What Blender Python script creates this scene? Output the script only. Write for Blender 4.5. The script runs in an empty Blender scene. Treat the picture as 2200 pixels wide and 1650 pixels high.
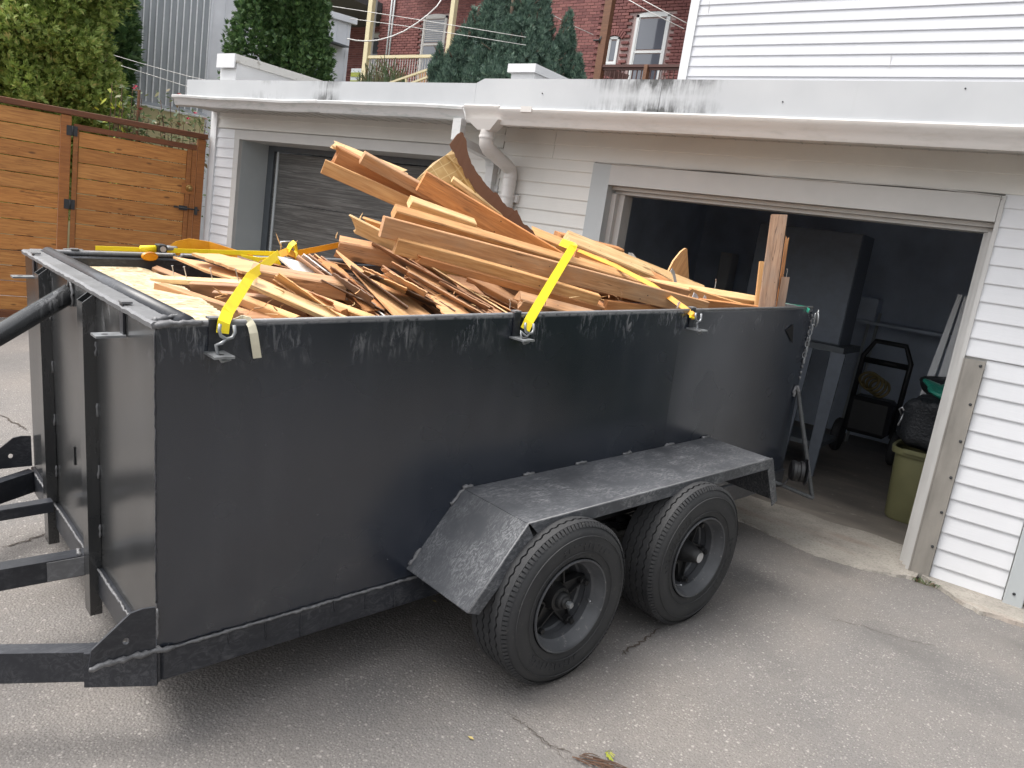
import bpy, bmesh, math, random
import numpy as np
from mathutils import Vector, Matrix, Quaternion

random.seed(7); rng = np.random.default_rng(11)
sc = bpy.context.scene
col = sc.collection
R = math.radians

# ------------------------------------------------------------------ camera
CAM = np.array([0.0, 0.0, 1.68])
RG = np.array([[0.7930018, 0.5915156, 0.1457991], [0.2286973, -0.0672188, -0.9711741], [-0.5646642, 0.8034867, -0.1885827]])
F = 1664.45
cam = bpy.data.cameras.new('camera'); cam.sensor_width = 36.0; cam.sensor_fit = 'HORIZONTAL'
cam.lens = F / 2200 * 36.0; cam.clip_end = 500; cam.clip_start = 0.05
camo = bpy.data.objects.new('camera', cam); col.objects.link(camo)
m3 = Matrix([[RG[0][i], -RG[1][i], -RG[2][i]] for i in range(3)])
camo.matrix_world = Matrix.Translation(Vector(CAM)) @ m3.to_4x4()
sc.camera = camo

# ------------------------------------------------------------------ world, sun, exposure
SUN_EL, SUN_AZ = 64.0, 232.0      # azimuth clockwise from +y
world = bpy.data.worlds.new('World'); sc.world = world; world.use_nodes = True
wn = world.node_tree; wn.nodes.clear()
sky = wn.nodes.new('ShaderNodeTexSky'); sky.sky_type = 'NISHITA'; sky.sun_disc = False
sky.sun_elevation = R(SUN_EL); sky.sun_rotation = R(SUN_AZ); sky.dust_density = 4.0; sky.air_density = 1.0; sky.ozone_density = 1.0
hs = wn.nodes.new('ShaderNodeHueSaturation'); hs.inputs['Saturation'].default_value = 0.16
bg = wn.nodes.new('ShaderNodeBackground'); bg.inputs['Strength'].default_value = 0.15
wo = wn.nodes.new('ShaderNodeOutputWorld')
wn.links.new(sky.outputs[0], hs.inputs['Color']); wn.links.new(hs.outputs[0], bg.inputs[0]); wn.links.new(bg.outputs[0], wo.inputs[0])
sl = bpy.data.lights.new('sun', 'SUN'); sl.energy = 1.25; sl.angle = R(32); sl.color = (1.0, 0.95, 0.88)
so = bpy.data.objects.new('sun', sl); col.objects.link(so)
_d = Vector((math.sin(R(SUN_AZ)) * math.cos(R(SUN_EL)), math.cos(R(SUN_AZ)) * math.cos(R(SUN_EL)), math.sin(R(SUN_EL))))
so.rotation_euler = (-_d).to_track_quat('-Z', 'Y').to_euler(); so.location = (0, -10, 20)
sc.view_settings.view_transform = 'Standard'; sc.view_settings.look = 'None'; sc.view_settings.gamma = 1.0
sc.view_settings.exposure = 1.18
sc.render.film_transparent = False
sc.cycles.max_bounces = 8; sc.cycles.diffuse_bounces = 4; sc.cycles.glossy_bounces = 4

# ------------------------------------------------------------------ frames and helpers
RT = np.array([[0.2057676, -0.9785195, -0.0126201], [0.9766947, 0.2061542, -0.0597315], [0.0610501, -3.5e-05, 0.9981347]])
OT = np.array([-2.054347, 1.2311844, 0.260205])
TL, TW, TH = 3.7535, 1.8227, 1.0255
TM = Matrix.Translation(Vector(OT)) @ Matrix([list(r) for r in RT]).to_4x4()
def ray(u, v): return RG.T @ np.array([u - 1100.0, v - 825.0, F])
def at(u, v, y): d = ray(u, v); return CAM + d * (y / d[1])           # point of the place on the plane y
def atz(u, v, z): d = ray(u, v); return CAM + d * ((z - CAM[2]) / d[2])
def atd(u, v, dep): return CAM + ray(u, v) * (dep / F)
def tpt(u, v, yt):                                                    # trailer-frame point on the plane Y = yt
    o = RT.T @ (CAM - OT); d = RT.T @ ray(u, v); return o + d * ((yt - o[1]) / d[1])
def tw(p): return OT + RT @ np.array(p, float)                        # trailer frame -> place
_gk = [(-200, -2.0), (-60, -1.2), (-20, -0.75), (-8, -0.5), (-3, -0.30), (0, -0.15), (1.2, -0.083), (2.48, -0.010), (3.3, 0.040), (3.9, 0.048), (4.6, 0.03), (5.1, 0.0), (6, 0.0), (400, 0.0)]
def gz(y): return float(np.interp(y, [k[0] for k in _gk], [k[1] for k in _gk]))

class MB:
    def __init__(s): s.v = []; s.f = []
    def add(s, vs, fs):
        o = len(s.v); s.v += [tuple(float(c) for c in p) for p in vs]; s.f += [tuple(i + o for i in f) for f in fs]; return s
    def box(s, x0, x1, y0, y1, z0, z1):
        vs = [(x, y, z) for x in (x0, x1) for y in (y0, y1) for z in (z0, z1)]
        return s.add(vs, [(0, 1, 3, 2), (4, 6, 7, 5), (0, 4, 5, 1), (2, 3, 7, 6), (0, 2, 6, 4), (1, 5, 7, 3)])
    def cbox(s, x0, x1, y0, y1, z0, z1, c):
        # box with chamfered edges
        bm = bmesh.new(); bmesh.ops.create_cube(bm, size=1.0)
        for v in bm.verts: v.co = Vector(((x0 + x1) / 2 + v.co.x * (x1 - x0), (y0 + y1) / 2 + v.co.y * (y1 - y0), (z0 + z1) / 2 + v.co.z * (z1 - z0)))
        bmesh.ops.bevel(bm, geom=list(bm.edges), offset=c, segments=1, affect='EDGES', profile=0.5)
        bm.verts.index_update(); s.add([v.co for v in bm.verts], [[v.index for v in f.verts] for f in bm.faces]); bm.free(); return s
    def obox(s, c, ax, ay, az):
        c, ax, ay, az = (np.array(k, float) for k in (c, ax, ay, az))
        vs = [c + i * ax + j * ay + k * az for i in (-1, 1) for j in (-1, 1) for k in (-1, 1)]
        return s.add(vs, [(0, 1, 3, 2), (4, 6, 7, 5), (0, 4, 5, 1), (2, 3, 7, 6), (0, 2, 6, 4), (1, 5, 7, 3)])
    def beam(s, p, q, w, h, up=(0, 0, 1)):
        p, q, up = np.array(p, float), np.array(q, float), np.array(up, float)
        d = q - p; l = np.linalg.norm(d); d /= l; sd = np.cross(up, d); sd /= np.linalg.norm(sd); u2 = np.cross(d, sd)
        return s.obox((p + q) / 2, d * l / 2, sd * w / 2, u2 * h / 2)
    def prism(s, pts, vec):
        pts = [np.array(p, float) for p in pts]; vec = np.array(vec, float); n = len(pts)
        vs = pts + [p + vec for p in pts]
        fs = [tuple(range(n))[::-1], tuple(range(n, 2 * n))] + [(i, (i + 1) % n, n + (i + 1) % n, n + i) for i in range(n)]
        return s.add(vs, fs)
    def tube(s, path, r, n=8, cap=True):
        path = [np.array(p, float) for p in path]; m = len(path); rs = r if hasattr(r, '__len__') else [r] * m
        prev = None; vs = []; fs = []
        for i in range(m):
            t = path[min(i + 1, m - 1)] - path[max(i - 1, 0)]; t = t / (np.linalg.norm(t) + 1e-12)
            if prev is None:
                a = np.array([0, 0, 1.0]) if abs(t[2]) < .9 else np.array([1.0, 0, 0]); e = np.cross(t, a)
            else: e = prev - t * (prev @ t)
            e /= np.linalg.norm(e) + 1e-12; prev = e; g = np.cross(t, e)
            for k in range(n):
                a = 2 * math.pi * k / n; vs.append(path[i] + rs[i] * (math.cos(a) * e + math.sin(a) * g))
        for i in range(m - 1):
            for k in range(n): fs.append((i * n + k, i * n + (k + 1) % n, (i + 1) * n + (k + 1) % n, (i + 1) * n + k))
        if cap: fs += [tuple(range(n))[::-1], tuple(range((m - 1) * n, m * n))]
        return s.add(vs, fs)
    def lathe(s, prof, c=(0, 0, 0), axis='y', n=48, closed=False):
        vs = []; fs = []; m = len(prof)
        for k in range(n):
            a = 2 * math.pi * k / n; ca, sa = math.cos(a), math.sin(a)
            for r, h in prof:
                p = {'y': (r * ca, h, r * sa), 'x': (h, r * ca, r * sa), 'z': (r * ca, r * sa, h)}[axis]
                vs.append((c[0] + p[0], c[1] + p[1], c[2] + p[2]))
        for k in range(n):
            k2 = (k + 1) % n
            for i in range(m - 1 + (1 if closed else 0)):
                j = (i + 1) % m; fs.append((k * m + i, k * m + j, k2 * m + j, k2 * m + i))
        return s.add(vs, fs)
    def ribbon(s, path, wvec, th=0.003):
        path = [np.array(p, float) for p in path]; m = len(path)
        wv = [np.array(w, float) for w in wvec] if hasattr(wvec[0], '__len__') else [np.array(wvec, float)] * m
        vs = []; fs = []
        for i in range(m):
            t = path[min(i + 1, m - 1)] - path[max(i - 1, 0)]; nn = np.cross(t, wv[i]); nn = nn / (np.linalg.norm(nn) + 1e-12) * th / 2
            vs += [path[i] - wv[i] / 2 - nn, path[i] + wv[i] / 2 - nn, path[i] + wv[i] / 2 + nn, path[i] - wv[i] / 2 + nn]
        for i in range(m - 1):
            for k in range(4): fs.append((i * 4 + k, i * 4 + (k + 1) % 4, i * 4 + 4 + (k + 1) % 4, i * 4 + 4 + k))
        fs += [(3, 2, 1, 0), tuple(range((m - 1) * 4, m * 4))]
        return s.add(vs, fs)
    def mesh(s, name, m=None, smooth=False, fix=True):
        me = bpy.data.meshes.new(name); me.from_pydata(s.v, [], s.f); me.validate()
        if fix:
            bm = bmesh.new(); bm.from_mesh(me); bmesh.ops.recalc_face_normals(bm, faces=bm.faces); bm.to_mesh(me); bm.free()
        if m: me.materials.append(m)
        if smooth:
            me.polygons.foreach_set('use_smooth', [True] * len(me.polygons))
            if smooth is not True: me.set_sharp_from_angle(angle=R(smooth))
        return me
    def build(s, name, m, parent=None, smooth=False, fix=True):
        return link(name, s.mesh(name, m, smooth, fix), parent)

def link(name, me, parent=None):
    o = bpy.data.objects.new(name, me); col.objects.link(o)
    if parent: o.parent = parent
    return o
def tag(o, label, cat, group=None):
    o['label'] = label; o['category'] = cat
    if group: o['group'] = group
    return o
def struct(o): o['kind'] = 'structure'; return o
def thing(name, label, cat, loc=(0, 0, 0), mat4=None, group=None):
    e = bpy.data.objects.new(name, None); col.objects.link(e); e.empty_display_size = 0.2
    if mat4 is not None: e.matrix_world = mat4
    else: e.location = Vector([float(c) for c in loc])
    return tag(e, label, cat, group)
def origin_shift(mb, c):
    c = [float(k) for k in c]; mb.v = [(a - c[0], b - c[1], d - c[2]) for a, b, d in mb.v]; return mb

# ------------------------------------------------------------------ materials
class N:
    def __init__(s, name):
        s.m = bpy.data.materials.new(name); s.m.use_nodes = True; s.t = s.m.node_tree; s.t.nodes.clear()
        s.o = s.t.nodes.new('ShaderNodeOutputMaterial'); s.b = s.t.nodes.new('ShaderNodeBsdfPrincipled'); s.t.links.new(s.b.outputs[0], s.o.inputs[0])
        s._c = {}
    def nd(s, t, **k):
        n = s.t.nodes.new(t)
        for a, b in k.items(): setattr(n, a, b)
        return n
    def lk(s, a, b): s.t.links.new(a, b)
    def inp(s, sock, v):
        if isinstance(v, bpy.types.NodeSocket): s.lk(v, sock)
        elif isinstance(v, tuple) and len(v) == 3 and sock.type == 'RGBA': sock.default_value = (*v, 1)
        else: sock.default_value = v
    def pos(s):
        if 'p' not in s._c: s._c['p'] = s.nd('ShaderNodeNewGeometry').outputs['Position']
        return s._c['p']
    def obj(s):
        if 'o' not in s._c: s._c['o'] = s.nd('ShaderNodeTexCoord').outputs['Object']
        return s._c['o']
    def rnd(s):
        if 'r' not in s._c: s._c['r'] = s.nd('ShaderNodeObjectInfo').outputs['Random']
        return s._c['r']
    def isl(s):
        if 'i' not in s._c: s._c['i'] = s.nd('ShaderNodeNewGeometry').outputs['Random Per Island']
        return s._c['i']
    def mapp(s, co, scale=(1, 1, 1), loc=(0, 0, 0), rot=(0, 0, 0)):
        n = s.nd('ShaderNodeMapping'); s.lk(co, n.inputs['Vector']); n.inputs['Scale'].default_value = scale; s.inp(n.inputs['Location'], loc); n.inputs['Rotation'].default_value = rot
        return n.outputs[0]
    def objr(s, scale=(1, 1, 1)):       # object coordinates shifted by the object's own random number
        n = s.nd('ShaderNodeVectorMath', operation='MULTIPLY_ADD'); c = s.nd('ShaderNodeCombineXYZ')
        for i in range(3): s.lk(s.rnd(), c.inputs[i])
        s.lk(c.outputs[0], n.inputs[0]); n.inputs[1].default_value = (37.0, 23.0, 51.0); s.lk(s.obj(), n.inputs[2])
        return s.mapp(n.outputs[0], scale)
    def noise(s, co, scale, detail=4, rough=0.55, dist=0.0):
        n = s.nd('ShaderNodeTexNoise'); s.lk(co, n.inputs['Vector']); n.inputs['Scale'].default_value = scale; n.inputs['Detail'].default_value = detail; n.inputs['Roughness'].default_value = rough; n.inputs['Distortion'].default_value = dist
        return n.outputs['Fac']
    def vor(s, co, scale, feature='F1', out='Distance'):
        n = s.nd('ShaderNodeTexVoronoi', feature=feature); s.lk(co, n.inputs['Vector']); n.inputs['Scale'].default_value = scale; return n.outputs[out]
    def ramp(s, f, stops, interp='LINEAR'):
        n = s.nd('ShaderNodeValToRGB'); s.inp(n.inputs[0], f); e = n.color_ramp.elements; n.color_ramp.interpolation = interp
        while len(e) > 1: e.remove(e[-1])
        for i, (p, c) in enumerate(stops):
            k = e[0] if i == 0 else e.new(p); k.position = p; c = (c, c, c) if not hasattr(c, '__len__') else c; k.color = (*c, 1)
        return n.outputs[0]
    def mix(s, f, a, b, mode='MIX'):
        n = s.nd('ShaderNodeMix', data_type='RGBA', blend_type=mode); s.inp(n.inputs[0], f); s.inp(n.inputs[6], a); s.inp(n.inputs[7], b); return n.outputs[2]
    def math(s, op, a, b=0.0, clamp=False):
        n = s.nd('ShaderNodeMath', operation=op); n.use_clamp = clamp; s.inp(n.inputs[0], a); s.inp(n.inputs[1], b); return n.outputs[0]
    def rng(s, f, a, b, c=0.0, d=1.0):
        n = s.nd('ShaderNodeMapRange'); s.inp(n.inputs[0], f)
        for i, v in enumerate((a, b, c, d)): n.inputs[i + 1].default_value = v
        return n.outputs[0]
    def sep(s, co):
        n = s.nd('ShaderNodeSeparateXYZ'); s.lk(co, n.inputs[0]); return n.outputs
    def bump(s, h, strength=0.3, dist=0.01, prev=None):
        n = s.nd('ShaderNodeBump'); n.inputs['Strength'].default_value = strength; n.inputs['Distance'].default_value = dist; s.lk(h, n.inputs['Height'])
        if prev is not None: s.lk(prev, n.inputs['Normal'])
        s.lk(n.outputs[0], s.b.inputs['Normal']); return n.outputs[0]
    def out(s, color=None, rough=None, metal=None, spec=None):
        if color is not None: s.inp(s.b.inputs['Base Color'], color)
        if rough is not None: s.inp(s.b.inputs['Roughness'], rough)
        if metal is not None: s.inp(s.b.inputs['Metallic'], metal)
        if spec is not None: s.b.inputs['Specular IOR Level'].default_value = spec
        return s.m

def plain(name, c, rough=0.6, metal=0.0, var=0.12, scale=14, bump=0.15, bd=0.002):
    n = N(name); f = n.noise(n.objr(), scale, 5); a = tuple(k * (1 - var) for k in c); b = tuple(min(1, k * (1 + var)) for k in c)
    n.out(n.ramp(f, [(0.3, a), (0.7, b)]), n.rng(f, 0.3, 0.7, rough - 0.08, min(1, rough + 0.08)), metal)
    if bump: n.bump(n.noise(n.objr(), scale * 6, 3), bump, bd)
    return n.m

def wood(name, cols, rough=0.65, knots=True, weather=0.0, bump=0.25, grey=(0.22, 0.17, 0.13), scale=1.0):
    n = N(name); co = n.objr((2.2 * scale, 26 * scale, 26 * scale)); g = n.noise(co, 3.0, 7, 0.62, 0.6)
    wv = n.noise(n.objr((0.8, 9, 9)), 2.2, 3, 0.5, 1.4)
    c1 = n.ramp(g, [(0.30, cols[0]), (0.52, cols[1]), (0.74, cols[2])])
    c2 = n.mix(n.rng(wv, 0.35, 0.7, 0, 0.55), c1, cols[0])
    tint = n.ramp(n.rnd(), [(0, (0.86, 0.80, 0.74)), (0.5, (1, 1, 1)), (1, (1.08, 1.0, 0.9))])
    c3 = n.mix(1.0, c2, tint, 'MULTIPLY')
    if knots:
        v = n.vor(n.objr((2.6, 7.5, 7.5)), 1.15); k = n.ramp(v, [(0.0, 1.0), (0.075, 0.8), (0.12, 0.0)])
        c3 = n.mix(k, c3, tuple(x * 0.42 for x in cols[0]))
    if weather:
        w = n.noise(n.objr((1.2, 5, 5)), 2.6, 6, 0.6); c3 = n.mix(n.rng(w, 0.42, 0.62, 0, weather), c3, grey)
    nv = n.vor(n.objr((1, 1.6, 1.6)), 26); nc = n.sep(n.vor(n.objr((1, 1.6, 1.6)), 26, out='Color'))[0]
    c3 = n.mix(n.math('MULTIPLY', n.rng(nv, 0.13, 0.09), n.rng(nc, 0.90, 0.92)), c3, (0.035, 0.022, 0.015))
    sp = n.noise(n.objr((0.5, 16, 16)), 1.6, 4, 0.6, .3); spl = n.math('MULTIPLY', n.rng(n.math('ABSOLUTE', n.math('SUBTRACT', sp, 0.5)), 0.010, 0.003), n.rng(n.noise(n.objr((1.5, 2, 2)), 1.3, 2), .5, .6)); c3 = n.mix(n.math('MULTIPLY', spl, 0.75), c3, tuple(x * 0.3 for x in cols[0]))
    n.out(c3, n.rng(g, 0.3, 0.7, rough - 0.1, rough + 0.1)); n.bump(g, bump, 0.003); return n.m

M = {}
# asphalt: worn, grey-brown, with exposed pale aggregate
n = N('asphalt'); p = n.pos()
big = n.noise(p, 0.55, 5, 0.6); mid = n.noise(p, 3.2, 5, 0.6); 
c = n.ramp(big, [(0.30, (0.140, 0.133, 0.129)), (0.5, (0.185, 0.173, 0.165)), (0.68, (0.228, 0.208, 0.192))])
c = n.mix(n.rng(mid, 0.35, 0.7, 0, 0.3), c, (0.15, 0.144, 0.142))
sand = n.noise(n.mapp(p, (0.9, 0.5, 1), rot=(0, 0, 0.6)), 1.1, 4, 0.55)
c = n.mix(n.rng(sand, 0.47, 0.68, 0, 0.6), c, (0.25, 0.222, 0.196))
fine = n.noise(p, 190, 4, 0.8)
c = n.mix(n.rng(fine, 0.36, 0.52, 0.75, 0.0), c, (0.075, 0.070, 0.066))
v = n.vor(p, 95, out='Distance'); vc = n.vor(p, 95, out='Color')
st = n.math('MULTIPLY', n.rng(v, 0.42, 0.24, 0, 1), n.rng(n.sep(vc)[0], 0.55, 0.80, 0, 1))
c = n.mix(n.math('MULTIPLY', n.math('MULTIPLY', st, n.rng(mid, .3, .6, .35, 1.0)), 0.5), c, (0.44, 0.41, 0.38))
v2 = n.vor(p, 42, out='Distance'); vc2 = n.vor(p, 42, out='Color')
st2 = n.math('MULTIPLY', n.rng(v2, 0.30, 0.16, 0, 1), n.rng(n.sep(vc2)[1], 0.80, 0.86, 0, 1))
c = n.mix(n.math('MULTIPLY', st2, 0.5), c, (0.46, 0.43, 0.40))
oil = n.noise(p, 1.7, 3, 0.5); c = n.mix(n.rng(oil, 0.55, 0.72, 0, 0.6), c, (0.105, 0.10, 0.097))
n.out(c, n.rng(mid, 0.3, 0.7, 0.75, 0.95)); b1 = n.bump(v, 0.55, 0.006); n.bump(fine, 0.5, 0.004, b1); M['asphalt'] = n.m

n = N('concrete'); p = n.pos(); a = n.noise(p, 2.2, 6, 0.6); f = n.noise(p, 60, 4, 0.7)
c = n.ramp(a, [(0.3, (0.20, 0.185, 0.165)), (0.5, (0.33, 0.305, 0.27)), (0.72, (0.43, 0.40, 0.355))])
c = n.mix(n.rng(f, 0.35, 0.5, 0.5, 0), c, (0.12, 0.105, 0.09)); rd = n.noise(n.mapp(p, (0.7, 2.5, 1)), 2.0, 3); c = n.mix(n.rng(rd, 0.55, 0.7, 0, 0.35), c, (0.22, 0.13, 0.095))
n.out(c, 0.9); n.bump(n.noise(p, 25, 6, 0.7), 0.6, 0.01); M['concrete'] = n.m
n = N('garage_slab'); p = n.pos(); a = n.noise(n.mapp(p, (1, 2.6, 1), rot=(0, 0, 0.3)), 1.5, 6, 0.65)
c = n.ramp(a, [(0.3, (0.10, 0.09, 0.08)), (0.55, (0.18, 0.16, 0.14)), (0.75, (0.26, 0.23, 0.20))]); sp = n.noise(p, 11, 6, 0.75)
c = n.mix(n.rng(sp, 0.60, 0.70, 0, 0.6), c, (0.42, 0.39, 0.35)); n.out(c, n.rng(a, 0.3, 0.7, 0.55, 0.8)); n.bump(sp, 0.3, 0.004); M['slab'] = n.m
n = N('soil'); p = n.pos(); a = n.noise(p, 3, 6, 0.6); n.out(n.ramp(a, [(0.3, (0.05, 0.055, 0.025)), (0.6, (0.10, 0.085, 0.05)), (0.8, (0.06, 0.09, 0.03))]), 0.95); n.bump(n.noise(p, 30, 5), 0.6, 0.03); M['soil'] = n.m
M['crack'] = plain('crack_dirt', (0.07, 0.055, 0.045), 0.95)

# black trailer paint
def paint(name, base, r0, r1, scuff, scuff_top=None, dents=0.35):
    n = N(name); o = n.obj(); a = n.noise(o, 1.6, 4, 0.55); f = n.noise(o, 38, 5, 0.65)
    c = n.mix(n.rng(a, 0.3, 0.7), tuple(k * 0.8 for k in base), tuple(k * 1.25 for k in base))
    st = n.noise(n.mapp(o, (42, 42, 12), rot=(0, .2, 0)), 1.0, 6, 0.75, .8); sp = n.noise(o, 120, 2, 0.5)
    c = n.mix(n.rng(sp, 0.79, 0.82, 0, 0.7), c, (0.30, 0.30, 0.31))
    if scuff_top:
        dr_ = n.noise(n.mapp(o, (9, 9, 1.1)), 1.0, 6, 0.7); c = n.mix(n.rng(dr_, 0.50, 0.85, 0, 0.18), c, (0.085, 0.090, 0.10)); zz_ = n.sep(o)[2]; c = n.mix(n.math('MULTIPLY', n.rng(zz_, 0.35, 0.0, 0, 1), n.rng(n.noise(o, 5, 6, .7), .45, .75, 0, .2)), c, (0.13, 0.125, 0.12)); chip = n.noise(o, 46, 3, 0.6); c = n.mix(n.rng(chip, 0.735, 0.76, 0, 0.55), c, (0.20, 0.20, 0.21))
        z = n.sep(o)[2]; band = n.math('MULTIPLY', n.rng(z, scuff_top - 0.16, scuff_top - 0.05), n.rng(n.noise(o, 3.2, 3, 0.5), 0.45, 0.62))
        s1 = n.math('MULTIPLY', band, n.rng(st, 0.50, 0.66)); c = n.mix(n.math('MULTIPLY', s1, 0.55), c, (0.42, 0.42, 0.43))
        e = n.math('MULTIPLY', n.rng(z, scuff_top - 0.012, scuff_top - 0.002), n.rng(f, 0.35, 0.5)); c = n.mix(n.math('MULTIPLY', e, 0.6), c, (0.40, 0.40, 0.41))
    if scuff:
        fs = n.noise(n.mapp(o, (.7, 2.4, 1.2), rot=(0, 0, .6)), 26, 9, 0.72, 2.2); pt = n.noise(o, 6.5, 5, .6, .6); s2 = n.math('MULTIPLY', n.rng(fs, 0.46, 0.68), n.rng(pt, 0.36, 0.62)); c = n.mix(n.math('MULTIPLY', s2, scuff), c, (0.30, 0.305, 0.315))
    n.out(c, n.rng(n.noise(o, 3.0, 2, .5), 0.0, 1.0, r0, r1), None, 1.0 if scuff_top else 0.5); h = n.noise(o, 2.0, 1, 0.4); n.bump(h, dents, 0.012); return n.m
M['paint'] = paint('black_panel_paint', (0.0135, 0.0175, 0.027), 0.19, 0.33, 0.0, TH)
M['paint_front'] = paint('black_front_paint', (0.024, 0.025, 0.026), 0.17, 0.28, 0.0, TH, 0.25)
M['paint_frame'] = paint('black_frame_paint', (0.020, 0.022, 0.028), 0.26, 0.44, 0.22)
M['paint_fender'] = paint('scuffed_fender_paint', (0.056, 0.059, 0.066), 0.42, 0.62, 0.8, None, 0.3)
M['worn_rim'] = paint('worn_rail_paint', (0.15, 0.15, 0.155), 0.30, 0.5, 0.9, None, 0.4)
n = N('void'); n.out((.004, .004, .005), .9); M['void'] = n.m
M['weld'] = plain('painted_weld_bead', (0.16, 0.16, 0.165), 0.4, 0.2, 0.3, 60, 0.5, 0.004)
M['steel'] = plain('grey_steel', (0.28, 0.29, 0.30), 0.42, 0.6, 0.25, 30)
M['galv'] = plain('bright_galvanised_steel', (0.55, 0.56, 0.58), 0.35, 0.7, 0.2, 25)
M['rebar'] = plain('painted_rebar', (0.10, 0.105, 0.11), 0.45, 0.3, 0.25, 40)
M['dark_iron'] = plain('dark_cast_iron', (0.016, 0.016, 0.017), 0.5, 0.0, 0.3, 25)
n = N('tyre_rubber'); o = n.obj(); a = n.noise(o, 5, 4); f = n.noise(o, 60, 4, 0.7)
c = n.ramp(a, [(0.3, (0.020, 0.021, 0.024)), (0.7, (0.042, 0.042, 0.043))]); c = n.mix(n.rng(f, 0.60, 0.75, 0, 0.4), c, (0.15, 0.14, 0.12)); n.out(c, n.rng(a, 0.3, 0.7, 0.62, 0.85)); n.bump(f, 0.15, 0.002); M['rubber'] = n.m
n = N('wheel_rim_grey'); o = n.obj(); a = n.noise(o, 6, 5); f = n.noise(o, 35, 5, 0.7)
c = n.ramp(a, [(0.3, (0.040, 0.042, 0.047)), (0.7, (0.092, 0.095, 0.102))]); c = n.mix(n.rng(f, 0.60, 0.72, 0, 0.6), c, (0.30, 0.29, 0.275)); n.out(c, 0.5); n.bump(f, 0.12, 0.002); M['rim'] = n.m
M['black_plastic'] = plain('black_plastic', (0.018, 0.018, 0.020), 0.45, 0, 0.2, 12)

# lumber
M['w_fresh'] = wood('fresh_spruce', [(0.46, 0.225, 0.078), (0.68, 0.395, 0.165), (0.80, 0.55, 0.27)], weather=0.3, grey=(0.34, 0.20, 0.11))
M['w_orange'] = wood('aged_orange_fir', [(0.38, 0.15, 0.048), (0.56, 0.26, 0.095), (0.68, 0.37, 0.16)], weather=0.35, grey=(0.30, 0.165, 0.09))
M['w_pale'] = wood('pale_sawn_pine', [(0.52, 0.33, 0.15), (0.74, 0.54, 0.29), (0.83, 0.67, 0.42)], weather=0.2, grey=(0.45, 0.29, 0.15))
M['w_brown'] = wood('weathered_brown_stud', [(0.36, 0.18, 0.08), (0.54, 0.30, 0.145), (0.66, 0.42, 0.23)], weather=0.5, grey=(0.38, 0.265, 0.18))
M['w_grey'] = wood('grey_weathered_stud', [(0.22, 0.13, 0.085), (0.36, 0.235, 0.16), (0.46, 0.32, 0.23)], weather=0.8, grey=(0.27, 0.20, 0.155))
M['w_dark'] = wood('dark_old_plank', [(0.085, 0.048, 0.030), (0.17, 0.095, 0.055), (0.26, 0.15, 0.09)], weather=0.4)
M['w_veneer'] = wood('brown_panelling', [(0.27, 0.14, 0.075), (0.42, 0.235, 0.13), (0.54, 0.33, 0.20)], knots=False, scale=0.7)
M['w_ply'] = wood('plywood_face', [(0.48, 0.255, 0.115), (0.66, 0.40, 0.20), (0.76, 0.51, 0.28)], knots=False, scale=0.5)
M['w_white'] = plain('white_board', (0.62, 0.59, 0.56), 0.6, 0, 0.08, 5)
n = N('osb'); o = n.obj(); v = n.vor(n.mapp(o, (22, 60, 22), rot=(0, 0, 0.5)), 1.0, out='Color'); v2 = n.vor(n.mapp(o, (70, 24, 22), rot=(0, 0, 0.2)), 1.0, out='Color'); g = n.noise(o, 120, 4, .7)
fl = n.mix(n.rng(n.noise(o, 6, 3), .42, .58), n.sep(v)[0], n.sep(v2)[1]); c = n.ramp(fl, [(0, (0.30, 0.20, 0.10)), (0.35, (0.46, 0.36, 0.22)), (0.75, (0.60, 0.51, 0.35)), (1, (0.70, 0.62, 0.47))])
pr = n.noise(n.mapp(o, (48, 70, 1)), 1.0, 3, 0.6); rows = n.math('SINE', n.math('MULTIPLY', n.sep(o)[1], 150.0)); ink = n.math('MULTIPLY', n.rng(pr, 0.50, 0.54), n.rng(rows, 0.0, 0.4)); c = n.mix(n.math('MULTIPLY', ink, 0.42), c, (0.16, 0.16, 0.10))
c = n.mix(n.rng(g, 0.34, 0.46, 0.45, 0), c, (0.30, 0.20, 0.10)); n.out(c, 0.8); n.bump(fl, 0.3, 0.004); M['osb'] = n.m
n = N('gold_tile_board'); o = n.obj(); gx, gy, gzz = n.sep(o)
def gl(n, s, k): return n.rng(n.math('ABSOLUTE', n.math('SUBTRACT', n.math('FRACT', n.math('MULTIPLY', s, k)), 0.5)), 0.44, 0.475)
ln = n.math('MAXIMUM', gl(n, gx, 18.0), gl(n, gy, 18.0)); tcol = n.noise(n.mapp(o, (18, 18, 18)), 0.7, 2)
c = n.ramp(tcol, [(0.3, (0.27, 0.155, 0.045)), (0.6, (0.37, 0.23, 0.08)), (0.8, (0.44, 0.30, 0.12))]); c = n.mix(n.math('MULTIPLY', ln, 0.5), c, (0.56, 0.42, 0.20)); n.out(c, 0.5); n.bump(n.noise(o, 60, 4), 0.2, 0.003); M['tile'] = n.m
M['kraft'] = plain('brown_backing_board', (0.155, 0.078, 0.048), 0.85, 0, 0.12, 6)
M['card'] = plain('tan_corrugated_card', (0.50, 0.33, 0.17), 0.85, 0, 0.15, 12)
M['foil'] = plain('torn_silver_paper', (0.62, 0.63, 0.66), 0.4, 0.3, 0.2, 20)

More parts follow.
